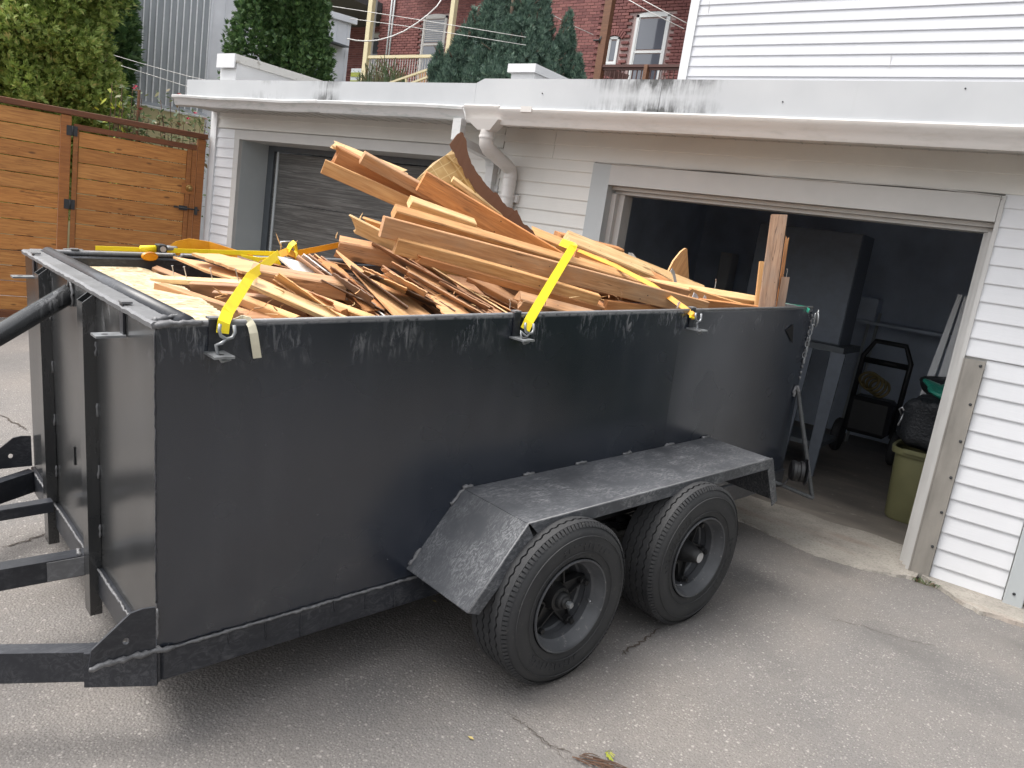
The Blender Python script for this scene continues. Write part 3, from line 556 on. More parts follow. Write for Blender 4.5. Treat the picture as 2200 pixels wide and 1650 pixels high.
# firewall parapets on the roofs
PW = thing('firewall_parapet', 'white capped parapet with rust-spotted coping on the left garage roof', 'parapet', (-8.02, 5.2, 2.74))
MB().box(-.15, .14, 0, 4.3, 0, .36).build('wall', M['trim_white'], PW)
MB().prism([(-.16, -.03, .36), (.16, -.03, .36), (.16, 4.35, .36), (-.16, 4.35, .36)], (0, 0, .025)).build('coping', M['cap'], PW)
MB().box(-.165, .165, -.045, -.03, .24, .385).build('cap_end', M['trim_white'], PW); MB().box(.142, .165, -.03, 4.35, .30, .359).build('coping_edge', M['cap'], PW)
PW2 = thing('firewall_parapet', 'short white capped parapet where the two garage roofs meet', 'parapet', (-4.0, 5.2, 2.72))
MB().box(-.115, .115, 0, 4, 0, .22).build('wall', M['trim_white'], PW2); MB().box(-.138, .138, -.03, 4, .221, .285).build('coping', M['trim_white'], PW2)

# ================================================================== things inside the open garage
bn = thing('waste_bin', 'olive green plastic bin just inside the open garage by the right jamb', 'bin', (-.62, 6.5, .008))
mb = MB(); prof = [(.235, .0), (.25, .02), (.275, .50), (.30, .505), (.305, .55), (.285, .55), (.28, .52)]
vs = []; k = len(prof)
for a in range(24):
    t = 2 * math.pi * a / 24; ex = abs(math.cos(t)) ** .45 * math.copysign(1, math.cos(t)); ey = abs(math.sin(t)) ** .45 * math.copysign(1, math.sin(t))
    vs += [(r_ * ex, r_ * ey * .85, z) for r_, z in prof]
mb.add(vs, [(a * k + i, a * k + i + 1, ((a + 1) % 24) * k + i + 1, ((a + 1) % 24) * k + i) for a in range(24) for i in range(k - 1)] + [tuple(a * k for a in range(24))]); mb.build('tub', M['olive'], bn, 40)
MB().box(-.20, .08, -.275, -.262, .53, .56).build('handle', M['olive'], bn)
MB().box(-.06, -.052, -.235, -.225, .02, .5).build('seam', M['olive'], bn)
def lump(c, rad, m, name, parent=None, seed=0, n1=28, n2=18, amp=.12, flat=None):
    rr = np.random.default_rng(seed); ph = rr.uniform(0, 6.28, 8); mb = MB(); vs = []
    for i in range(n2 + 1):
        th = math.pi * i / n2
        for j in range(n1):
            a = 2 * math.pi * j / n1; d = np.array([math.sin(th) * math.cos(a), math.sin(th) * math.sin(a), math.cos(th)])
            s = 1 + amp * (math.sin(3 * a + ph[0]) * math.sin(2 * th + ph[1]) + .5 * math.sin(7 * a + ph[2] + 3 * th) + .4 * math.sin(5 * th + ph[3]))
            e = np.sign(d) * np.abs(d) ** (.6 if flat else 1); vs.append((c[0] + rad[0] * e[0] * s, c[1] + rad[1] * e[1] * s, c[2] + rad[2] * e[2] * (s if not flat else 1 + (s - 1) * .5)))
    fs = [(i * n1 + j, i * n1 + (j + 1) % n1, (i + 1) * n1 + (j + 1) % n1, (i + 1) * n1 + j) for i in range(n2) for j in range(n1)]
    return mb.add(vs, fs)
bb = lump((0, 0, 0), (.29, .25, .21), M['black_cloth'], '', seed=3, flat=True).build('tool_bag', M['black_cloth'], None, True); bb.location = (-.60, 6.48, .76)
tag(bb, 'black fabric bag resting on the olive green bin', 'bag')
bh = MB().tube([(-.31, -.12, .03), (-.33, -.14, .07), (-.31, -.16, .09), (-.29, -.14, .06), (-.30, -.15, .0), (-.31, -.16, -.05)], .006, 6).build('clip', M['galv'], bb, True)
gb = lump((0, 0, 0), (.27, .22, .06), M['green_bag'], '', seed=8, amp=.28).build('plastic_bag', M['green_bag'], None, True); gb.location = (-.52, 6.40, .965); gb.rotation_euler = (.25, .35, .3)
tag(gb, 'crumpled green plastic sheet on top of the black bag', 'bag')
bt = lump((0, 0, 0), (.27, .2, .10), M['black_cloth'], '', seed=5).build('garment_bag', M['black_cloth'], None, True); bt.location = (-.62, 6.85, 1.0)
tag(bt, 'dark crumpled cloth heap behind the green plastic sheet', 'cloth')
for (pts, yy, lab) in (([(2058, 632), (2068, 634), (1948, 985), (1926, 980)], 6.95, 'narrow white board leaning inside the garage, left of the wide one'), ([(2072, 636), (2092, 641), (1990, 1000), (1956, 992)], 6.9, 'wide white board leaning inside the garage by the right jamb')):
    P = [at(u, v, yy) for u, v in pts]; c = np.mean(P, axis=0); o = MB().prism([p_ - c for p_ in P], (0, .02, 0)).build('leaning_board', M['trim_white']); o.location = c; tag(o, lab, 'board')
# workbench with pale leg boards, upright cabinet, pressure washer
wb = thing('workbench', 'workbench with pale upright leg boards in the dim garage', 'workbench', (-1.95, 7.2, 0))
MB().box(-.75, .42, -.3, .3, 1.10, 1.15).build('top', M['door_dark'], wb)
for x in (.05, .32, -.65): MB().prism([(x, -.3, .006), (x + .08, -.3, .006), (x + .12, -.3, 1.099), (x - .0, -.3, 1.099)], (0, .03, 0)).build('leg', M['cupboard'], wb)
MB().box(-.7, .40, -.268, .28, .26, .30).build('shelf', M['door_dark'], wb)
cb = thing('cabinet', 'tall grey cupboard standing on the workbench in the dim garage', 'cabinet', (-1.95, 7.25, 1.152))
MB().box(-.55, .34, -.2, .2, 0, .95).build('body', M['cupboard'], cb)
MB().box(-.545, .335, -.222, -.202, .01, .94).build('door', M['cupboard'], cb)
pw = thing('pressure_washer', 'black wheeled machine with loop handle deep in the garage', 'machine', (at(1908, 745, 8.3)[0], 8.3, 0.008))
MB().tube([(-.22, 0, .25), (-.22, .1, 1.0), (-.14, .12, 1.16), (.14, .12, 1.16), (.22, .1, 1.0), (.22, 0, .25)], .026, 10).build('handle', M['black_plastic'], pw, True)
MB().tube([(-.2, .1, .96), (.2, .1, .96)], .03, 10).build('crossbar', M['black_plastic'], pw, True)
MB().cbox(-.2, .2, -.18, .12, .25, .62, .04).build('body', M['black_plastic'], pw)
for s in (-1, 1): MB().lathe([(.0, -.04), (.15, -.04), (.17, -.02), (.17, .02), (.15, .04), (0, .04)], (s * .27, 0, .17), 'x', 24).build('wheel', M['rubber'], pw, 40)
hs_ = thing('hose_coil', 'yellow hose coil hung on the front of the wheeled machine', 'hose', tuple(at(1880, 815, 8.05) - np.array([0, 0, .1])))
for k in range(4): MB().tube([(.085 * math.cos(a) + .03 * k - .04, .03 * k - .05 + .03 * math.sin(a * 2), .08 + .08 * math.sin(a) - .02 * k) for a in np.linspace(0, 6.28, 24)], .013, 8, False).build('loop', M['hose'], hs_, True)
for i, (x, y, h, lab) in enumerate(((-1.83, 8.9, 1.35, 'thin upright pole in the dim garage, the left one'), (-1.74, 8.9, 1.42, 'thin upright pole in the dim garage, the right one'))):
    o = MB().tube([(0, 0, 0), (.02, .1, h)], .016, 8).build('pole', M['jamb_grey'], None, True); o.location = (x, y, .01); tag(o, lab, 'pole')
sh = thing('wall_shelf', 'shelf with clutter on the back wall of the dim garage', 'shelf', (-2.9, 9.05, 1.3)); MB().box(-.9, 2.0, -.2, .35, 0, .03).build('board', M['inner_wall'], sh)
for x in (-.8, 1.9): MB().box(x, x + .03, -.15, .35, -.25, -.002).build('bracket', M['inner_wall'], sh)
for i, (x, w, h, mm, lab) in enumerate(((-3.5, .14, .5, 'trim_grey', 'pale tall carton on the garage back shelf'), (-2.75, .2, .33, 'inner_wall', 'grey tub on the garage back shelf'), (-1.9, .3, .24, 'inner_wall', 'low grey carton on the garage back shelf'))):
    o = MB().cbox(-w / 2, w / 2, -.12, .12, 0, h, .008).build('carton', M[mm]); o.location = (x, 9.05, 1.331); tag(o, lab, 'carton')

# ================================================================== fence and gate
FD = np.array([.3476, .9376, 0.0]); FN = np.array([.9376, -.3476, 0.0]); FG = np.array([-8.29, 5.20, 0.0])
def fmat(s):       # local x along the fence towards the garage, local y away from the driveway
    p = FG + FD * s; return Matrix([[FD[0], -FN[0], 0, p[0]], [FD[1], -FN[1], 0, p[1]], [0, 0, 1, 0], [0, 0, 0, 1]])
FE = thing('fence', 'stained cedar fence of horizontal boards left of the gate', 'fence', mat4=fmat(0))
GT = thing('gate', 'stained cedar gate with black hinges, knob and slide bolt', 'gate', mat4=fmat(0))
def plank(parent, name, x0, x1, y0, y1, z0, z1, m, c=.004):
    w, t, h = x1 - x0, y1 - y0, z1 - z0
    o = MB().cbox(-w / 2, w / 2, -t / 2, t / 2, -h / 2, h / 2, c).build(name, m, parent); o.location = ((x0 + x1) / 2, (y0 + y1) / 2, (z0 + z1) / 2); return o
BH = .1585; rr = random.Random(3)
def boards(parent, x0, x1, zt, zb, y0=0.0):
    z = zt; i = 0
    while z - BH > zb - .08:
        o = plank(parent, 'board', x0, x1, y0, y0 + .03, max(z - BH, zb), z - .0075, M['fence'], .003); o.location.y += rr.uniform(-.002, .003); o.rotation_euler.y = rr.uniform(-.002, .002); z -= BH; i += 1
boards(FE, -6.4, -3.95, 2.19, .14); boards(FE, -3.84, -1.455, 2.19, .14)
for x in (-6.5, -3.945): plank(FE, 'post', x, x + .10, -.01, .09, .02, 2.19, M['fence_post'])
plank(FE, 'post', -1.45, -1.355, -.012, .09, .02, 2.20, M['fence_post'])
plank(FE, 'post', -.115, -.035, -.012, .09, .02, 2.20, M['fence_post'])
plank(FE, 'top_rail', -6.5, -.02, -.03, .07, 2.205, 2.262, M['fence_rail'])
plank(FE, 'base_board', -6.4, -1.455, -.004, .03, .05, .135, M['fence_rail'])
GT.matrix_world = fmat(0)
boards(GT, -1.285, -.225, 2.06, .16); 
plank(GT, 'frame_rail', -1.335, -.125, -.012, .03, 2.068, 2.125, M['fence_rail'])
plank(GT, 'frame_stile', -1.335, -1.288, -.012, .03, .12, 2.066, M['fence_post']); plank(GT, 'frame_stile', -.222, -.175, -.012, .03, .12, 2.066, M['fence_post']); plank(GT, 'frame_stile', -.172, -.125, -.012, .03, .12, 2.066, M['fence_post'])
for z in (2.05, 1.30, .45):
    h = plank(GT, 'hinge', -1.40, -1.30, -.022, -.0125, z - .05, z + .05, M['iron'], .002)
    MB().tube([(0.005, -.009, -.05), (0.005, -.009, .05)], .008, 8).build('pin', M['iron'], h, True)
plank(GT, 'knob_block', -.262, -.132, -.020, -.0125, 1.58, 1.70, M['fence_post'], .002)
MB().lathe([(0, -.065), (.02, -.062), (.03, -.045), (.022, -.025), (.012, -.02), (.014, -.006), (.036, -.004), (.038, 0)], (-.185, -.021, 1.645), 'y', 20).build('knob', M['brass'], GT, 40)
lt = plank(GT, 'slide_bolt', -.28, -.19, -.025, -.0125, 1.395, 1.445, M['iron'], .002); MB().tube([(-.06, -.012, 0), (.17, -.012, -.004)], .008, 8).build('rod', M['iron'], lt, True); MB().box(.12, .15, -.025, .0, -.06, .03).build('keeper', M['iron'], lt); MB().box(-.1, -.06, -.02, -.005, -.008, .014).build('bolt_tip', M['iron'], lt)
# ================================================================== houses behind
def px_of(P):
    c = RG @ (np.array(P, float) - CAM); return (F * c[0] / c[2] + 1100, F * c[1] / c[2] + 825)
WH = thing('house', 'white vinyl-sided upper storey rising behind the right garage roof', 'house')
YH = 8.2; wx0 = at(1457, 175, YH)[0]
MB().box(wx0 + .10, 4.0, YH + .014, 13.5, 2.75, 8.2).build('wall', M['vinyl'], WH)
zz = 2.80; k = 0
vm = {}
while zz < 4.95:
    me = vm.get('m') or siding_mesh(wx0 + .1, 4.0, .1045, .014).mesh('siding_board', M['house_vinyl']); vm['m'] = me
    o = link('siding_board', me, WH); o.location = (wx0 + .1, YH, zz); zz += .1045
o = siding_mesh(wx0 + .1, 4.0, 8.1 - zz, .008).build('siding_board', M['house_vinyl'], WH); o.location = (wx0 + .1, YH, zz)
MB().box(wx0, wx0 + .10, YH - .03, YH + .05, 2.75, 8.2).build('corner_trim', M['trim_white'], WH)
for (u, v0, v1) in ((1915, 118, 145), (1525, 2, 30)):
    a = at(u, v0, YH - .014); b = at(u - 4, v1, YH - .014); MB().beam(a, b, .004, .004, (0, 1, 0)).build('seam', M['trim_grey'], WH)

BL_, BH_, CO = .203, .0625, .0737
brick_me = MB().cbox(-BL_ / 2, BL_ / 2, -.05, .012, -BH_ / 2, BH_ / 2, .004).mesh('brick', M['brick'])
def brick_wall(house, x0, x1, z0, z1, y, holes, hidden, limit):
    MB().box(x0, x1, y + .004, y + .3, z0, z1).build('wall', M['mortar'], house)
    rr = random.Random(int(x0 * 10)); rest = MB(); cnt = 0; row = 0; z = z0 + CO / 2
    while z < z1:
        x = x0 + BL_ / 2 + (0 if row % 2 else -BL_ / 2)
        while x - BL_ / 2 < x1:
            a, b = max(x0, x - BL_ / 2), min(x1, x + BL_ / 2)
            if not any(h[0] - .02 < b and a < h[1] + .02 and h[2] - .02 < z < h[3] + .03 for h in holes) and b - a > .03:
                u, v = px_of((x, y, z)); vis = -20 < u < 1500 and -8 < v < 190 and not hidden(u, v) and b - a > .15
                dy = rr.uniform(-.004, .003)
                if vis and cnt < limit:
                    o = link('brick', brick_me, house); o.location = (x, y + dy, z); cnt += 1
                else: rest.box(a, b, y - .012 + dy, y + .02, z - BH_ / 2, z + BH_ / 2)
            x += BL_ + .011
        z += CO; row += 1
    if rest.v:
        o = rest.build('brickwork', M['brick_isl'], house); o['kind'] = 'stuff'
def window(house, x0, x1, z0, z1, y, arch=0.06, mid=None, fr=.07, m='win_white', blinds=False):
    w = thing_part('window', house); n_ = 8
    outer = [(x0, y - .03, z0), (x1, y - .03, z0)] + [(x1 - (x1 - x0) * k / n_, y - .03, z1 + arch * math.sin(math.pi * k / n_)) for k in range(n_ + 1)]
    f_ = MB(); f_.box(x0, x0 + fr, y - .03, y + .05, z0, z1); f_.box(x1 - fr, x1, y - .03, y + .05, z0, z1); f_.box(x0 + fr, x1 - fr, y - .03, y + .05, z0, z0 + fr)
    f_.prism([(x1, y - .03, z1 - fr * .9), (x1, y - .03, z1)] + outer[3:-1] + [(x0, y - .03, z1), (x0, y - .03, z1 - fr * .9)], (0, .08, 0))
    if mid: f_.box(x0 + fr, x1 - fr, y - .02, y + .04, mid - .03, mid + .03)
    w.data = f_.mesh('window', M[m]); 
    i0, i1 = x0 + fr, x1 - fr
    g = MB(); g.box(i0 + .03, i1 - .03, y - .012, y - .006, (mid + .03 if mid else z0 + fr) + .03, z1 - fr - .03)
    g.build('pane', M['glass'], w)
    if mid: MB().box(i0 + .03, i1 - .03, y - .012, y - .006, z0 + fr + .02, mid - .05).build('pane', M['glass'], w)
    for a, b in ((z0 + fr, mid - .03 if mid else z1 - fr * .9), (mid + .03 if mid else 9e9, z1 - fr * .9)):
        if a > 1e6: continue
        MB().box(i0, i0 + .03, y - .018, y + .02, a, b).build('sash_stile', M[m], w); MB().box(i1 - .03, i1, y - .018, y + .02, a, b).build('sash_stile', M[m], w)
    if blinds:
        for k in range(12): MB().box(i0 + .04, i1 - .04, y - .020, y - .0135, mid + .1 + k * .06, mid + .115 + k * .06).build('blind_slat', M['trim_grey'], w)
    MB().box(x0 - .03, x1 + .03, y - .07, y, z0 - .06, z0 - .002).build('sill', M[m], w)
    return w
def thing_part(name, parent):
    me = bpy.data.meshes.new(name); return link(name, me, parent)
YB = 17.6
Za = 2200 / 280.; Zb = 2200 / 320.
def A(a, b, y=YB): return at(1220 + a / Za, b / Za, y)
def Bp(a, b, y=YB): return at(680 + a / Zb, b / Zb, y)
# --- right house (brown porch)
H1 = thing('house', 'red brick house with pale tall window and brown porch timbers, behind the right garage', 'house')
xs = A(590, 0)[0]
w1 = (A(1180, 255)[0], A(1750, 235)[0], A(1060, 1500)[2] - .2, A(1180, 255)[2]); w2 = (A(705, 640)[0], A(885, 630)[0], A(640, 1075)[2], A(705, 640)[2])
hidden = lambda u, v: (920 < u < 1225) or (1225 <= u < 1252 and v > 115) or u > 1492
brick_wall(H1, xs, -7.0, 5.0, 8.6, YB, [(w1[0], w1[1], w1[2], w1[3] + .05), (w2[0], w2[1], w2[2], w2[3] + .03)], hidden, 290)
window(H1, *w1, YB, .06, A(1180, 880)[2]); window(H1, *w2, YB, .03, None, .045)
for k in range(9):
    a = math.radians(52 + k * 9.5); cx = (w2[0] + w2[1]) / 2; o = link('brick', brick_me, H1); o.location = (cx + .42 * math.cos(a), YB - .012, w2[3] - .30 + .42 * math.sin(a)); o.rotation_euler = (0, -a, 0); o.scale = (.75, 1, .75)
YP = 16.2
pl = A(630, 0, YP)[0]; pr = A(750, 0, YP)[0]
MB().cbox(pl, pr, YP, YP + .16, 4.5, 8.4, .006).build('porch_post', M['brown_post'], H1)
rz1, rz0 = A(575, 1085, YP)[2], A(575, 1172, YP)[2]; rx1 = A(1900, 1085, YP)[0] + .6
MB().box(pr, rx1, YP + .02, YP + .12, rz1 - .06, rz1).build('handrail', M['brown_rail'], H1); MB().box(pr, rx1, YP + .05, YP + .09, rz0, rz1 - .065).build('rail_board', M['brown_rail'], H1)
mx = A(1320, 1110, YP)[0]; MB().cbox(mx - .045, mx + .045, YP - .01, YP + .14, 4.4, rz1 - .01, .004).build('newel_post', M['brown_post'], H1)
x = pr + .1
while x < rx1: MB().box(x, x + .022, YP + .06, YP + .08, 4.4, rz0).build('baluster', M['brown_rail'], H1); x += .115
MB().box(pl, rx1, YP - .05, YB, 4.28, 4.40).build('porch_floor', M['brown_post'], H1)
MB().beam(A(600, 1190, YP + .4), A(1000, 1330, YP + .4), .06, .18).build('stair_stringer', M['brown_rail'], H1)
ins = A(520, 680, YP); MB().tube([ins + np.array([-.14, 0, 0]), ins, ins + np.array([.05, 0, .08]), ins + np.array([.03, 0, -.06])], .02, 8).build('wire_bracket', M['iron'], H1, True)
# --- left house (cream porch)
H2 = thing('house', 'red brick house with cream porch posts and rail behind the left garage', 'house')
xb = Bp(990, 0)[0]; w3 = (Bp(1600, 250)[0], Bp(1950, 190)[0], 5.3, Bp(1600, 250)[2]); 
hidden2 = lambda u, v: (u > 955) or v > 185
brick_wall(H2, xb, xs - .012, 5.0, 8.6, YB, [(w3[0], w3[1], w3[2], w3[3] + .05)], hidden2, 215)
window(H2, *w3, YB, .06, Bp(1600, 660)[2], .07, 'trim_grey', True)
YR = 18.9; brick_wall(H2, Bp(380, 500, YR)[0] - 1.2, xb + .1, 5.2, 8.8, YR, [(Bp(820, 500, YR)[0], Bp(820, 500, YR)[0] + .9, 5.2, Bp(820, 500, YR)[2])], lambda u, v: u < 735 or v < 55, 80)
dx = Bp(820, 500, YR)[0]; dd = MB().box(dx, dx + .85, YR - .02, YR + .05, 5.2, Bp(820, 500, YR)[2]).build('door', M['win_white'], H2); MB().box(dx + .12, dx + .72, YR - .03, YR - .021, 5.9, Bp(820, 500, YR)[2] - .15).build('pane', M['glass'], dd)
MB().box(xb - .02, xb + .25, YB + .31, YR, 5.0, 8.8).build('return_wall', M['brick_isl'], H2)
cz = Bp(480, 410, YR)[2]; MB().box(Bp(0, 0, YR)[0] - 3, xb - .02, 15.6, YR + .3, cz, cz + .25).build('porch_ceiling', M['porch_ceiling'], H2)
for a in (1120, 1160): 
    q = Bp(a, 0, YB - .06); MB().tube([(q[0], YB - .06, 5.0), (q[0], YB - .06, 8.6)], .028, 10).build('drain_pipe', M['jamb_grey'], H2, True)
YC = 15.8
for (a, b) in ((770, 830), (1990, 2050)):
    x0, x1 = Bp(a, 0, YC)[0], Bp(b, 0, YC)[0]; MB().cbox(x0, x1, YC, YC + .13, 4.6, 8.8, .005).build('porch_post', M['cream'], H2)
xa, xe = Bp(830, 0, YC)[0], Bp(1990, 0, YC)[0]; zr = Bp(740, 815, YC)[2]
q = Bp(870, 0, YC + .2); MB().box(q[0] - .02, q[0] + .05, YC + .2, YC + .25, 4.6, 8.8).build('drain_pipe', M['jamb_grey'], H2)
MB().box(xa, xe, YC + .03, YC + .10, zr - .075, zr).build('handrail', M['cream'], H2)
MB().box(xa - .3, xe + .3, YC, YC + .14, 8.801, 9.0).build('porch_beam', M['cream'], H2); MB().box(xa - .3, xe + .3, YC + .142, YB + .3, 8.87, 9.0).build('porch_roof', M['porch_ceiling'], H2); MB().box(xb, xs - .012, YB, YB + 5, 8.601, 8.80).build('roof', M['roofing'], H2); MB().box(xs, -7.0, YB, YB + 5, 8.601, 8.80).build('roof', M['roofing'], H1); MB().box(pl, rx1, YP, YB, 8.401, 8.55).build('porch_roof', M['brown_post'], H1)
x = xa + .05
while x < xe: MB().box(x, x + .015, YC + .06, YC + .075, 4.7, zr - .076).build('baluster', M['trim_grey'], H2); x += .095
MB().box(xa - .2, xe, YC + .05, YB, 4.55, 4.68).build('porch_floor', M['cream'], H2)
for (p, q) in (((990, 1258), (1640, 1030)), ((1330, 1255), (1640, 1140))): MB().beam(Bp(*p, YC - .6), Bp(*q, YC - .6), .05, .05).build('stair_rail', M['cream'], H2)
MB().beam(Bp(1325, 1250, YC - .6), Bp(1325, 1150, YC - .6), .04, .04, (0, 1, 0)).build('stair_post', M['cream'], H2)
MB().box(Bp(1500, 1080, YC + .4)[0], Bp(1640, 1030, YC + .4)[0], YC + .4, YC + .45, 4.6, Bp(1500, 1050, YC + .4)[2]).build('wood_screen', M['w_brown'], H2)
q = Bp(620, 1160, YC + .3); o = MB().cbox(-.22, .22, -.12, .12, -.25, .25, .01).build('planter_box', M['jamb_grey']); o.location = q; tag(o, 'small grey and lime planter box at the cream porch corner', 'planter')
lb = MB().box(-.2, .2, -.13, -.122, .02, .14); lb.box(-.2, .2, -.13, -.122, -.2, -.08); lb.build('lime_band', M['leaf_lime'], o)
gr_ = MB(); rr = random.Random(9); gp = Bp(1000, 1240, YC - .25)
for k in range(170):
    x = rr.uniform(-.95, .85); h = rr.uniform(.35, .85) * (1.1 - abs(x) * .5); ln = rr.uniform(-.45, .25); y = rr.uniform(-.12, .12)
    gr_.ribbon([(x, y, -.3), (x + ln * .3, y - .03, h * .6 - .1), (x + ln, y - .1, h - .12 - abs(ln) * .3)], (.018, .008, 0), .004)
o = gr_.build('porch_grass', M['leaf_rose']); o.location = gp; tag(o, 'tall drooping grass plant against the cream porch rail', 'plant')
tr = MB(); 
x0, z0_ = A(0, 0, YB - .25)[0] - .8, 6.6

# --- sheet-metal building
PC = atd(440, 200, 16.0); YM = PC[1]
SB = thing('outbuilding', 'grey ribbed sheet-metal building on a pale yellow base behind the fence', 'building')
d3 = np.array([.3476, .9376, 0]); zb_ = 3.17
def along(s, z, off=0.0): return PC + d3 * s + np.array([.9376, -.3476, 0]) * off + np.array([0, 0, z - PC[2]])
MB().prism([along(-1.72, zb_, 0), along(0, zb_, 0), along(0, 8.0, 0), along(-1.72, 8.0, 0)], np.array([-.9376, .3476, 0]) * .1).build('cladding', M['sheet'], SB)
rr = random.Random(4)
for k in range(15):
    s = -1.70 + k * .1205; a, b = along(s + rr.uniform(-.006, .006), zb_, .0), along(s + rr.uniform(-.012, .012), 8.0, .0); MB().beam(a, b, .024, .05, (.9376, -.3476, 0)).build('rib', M['sheet_rib'], SB)
MB().prism([along(-2.3, zb_ - .05, .10), along(.05, zb_ - .05, .10), along(.05, zb_ + .02, 0), along(-2.3, zb_ + .02, 0)], (0, 0, -.05)).build('ledge', M['sheet'], SB)
MB().beam(along(-2.3, zb_ - .075, .11), along(.05, zb_ - .075, .11), .02, .03).build('drip_edge', M['sheet_rib'], SB)
MB().prism([along(-4, 0, .06), along(0.02, 0, .06), along(0.02, zb_ - .1, .06), along(-4, zb_ - .1, .06)], np.array([-.9376, .3476, 0]) * .1).build('base_wall', M['stucco'], SB)
# white half of the long wall, with its roof edge
W0, W1, ZR = 0.0, 2.94, 5.70
MB().prism([along(W0, 0, .05), along(W1, 0, .05), along(W1, ZR, .05), along(W0, ZR, .05)], np.array([-.9376, .3476, 0]) * .14).build('white_wall', M['sheet_white'], SB)
s_ = .05
while s_ < W1:
    MB().beam(along(s_, .1, .05), along(s_, ZR - .02, .05), .016, .035, (.9376, -.3476, 0)).build('rib', M['sheet_white'], SB); s_ += .235
MB().beam(along(W0, ZR + .04, .10), along(W1 + .10, ZR + .04, .10), .1, .13).build('roof_trim', M['sheet_white'], SB)
MB().prism([along(W0, ZR + .0, .05), along(W1 + .08, ZR + .0, .05), along(W1 + .08, ZR + .3, -3), along(W0, ZR + .3, -3)], (0, 0, .06)).build('roof', M['sheet'], SB)
MB().prism([along(W1, 0, .04), along(W1, 0, -3), along(W1, ZR, -3), along(W1, ZR, .04)], d3 * -.08).build('end_wall', M['sheet_white'], SB)
MB().prism([along(2.2, 5.17, .06), along(2.8, 5.14, .06), along(2.8, 5.10, .45), along(2.2, 5.13, .45)], (0, 0, .03)).build('awning', M['door_dark'], SB)
MB().prism([along(2.1, 2.5, .056), along(2.55, 2.5, .056), along(2.55, 5.08, .056), along(2.1, 5.08, .056)], np.array([.9376, -.3476, 0]) * .02).build('door', M['door_dark'], SB)

# ================================================================== wires
def wire(px, dep, rad, lab, sag=0.0, m='cable'):
    P = [atd(u, v, dp_) for (u, v), dp_ in zip(px, dep)]; c = P[0]; mb = MB().tube(P, rad, 6); o = origin_shift(mb, c).build('overhead_cable', M[m], None, True); o.location = c; tag(o, lab, 'cable')
wire([(225, 113), (320, 141), (405, 164), (470, 178)], (12, 12, 12, 12), .005, 'upper thin cable crossing the grey sheet-metal wall')
wire([(225, 130), (320, 160), (405, 187), (470, 205)], (12, 12, 12, 12), .005, 'lower thin cable crossing the grey sheet-metal wall')
wire([(690, 10), (840, 33), (990, 57), (1130, 80)], (14, 14, 14, 14), .006, 'upper straight cable crossing in front of the cream porch')
wire([(752, 40), (870, 56), (985, 74), (1130, 97)], (14, 14, 14, 14), .006, 'lower straight cable crossing in front of the cream porch')
wire([(746, 83), (765, 87), (785, 88.5), (812, 86.5), (840, 79), (868, 67), (895, 50), (920, 31), (938, 14), (952, -6)], (14,) * 10, .011, 'thick sagging white cable rising to the right past the cream porch')
wire([(1080, -25), (1220, 50), (1275, 75)], (15, 15.6, 16.2), .007, 'cable running to the brown porch post over the yew')
wire([(1330, -12), (1400, 28), (1470, 62)], (15, 15, 15), .008, 'left one of two cables slanting over the tall pale window')
wire([(1370, -6), (1430, 26), (1476, 50)], (15, 15, 15), .008, 'right one of two cables slanting over the tall pale window')

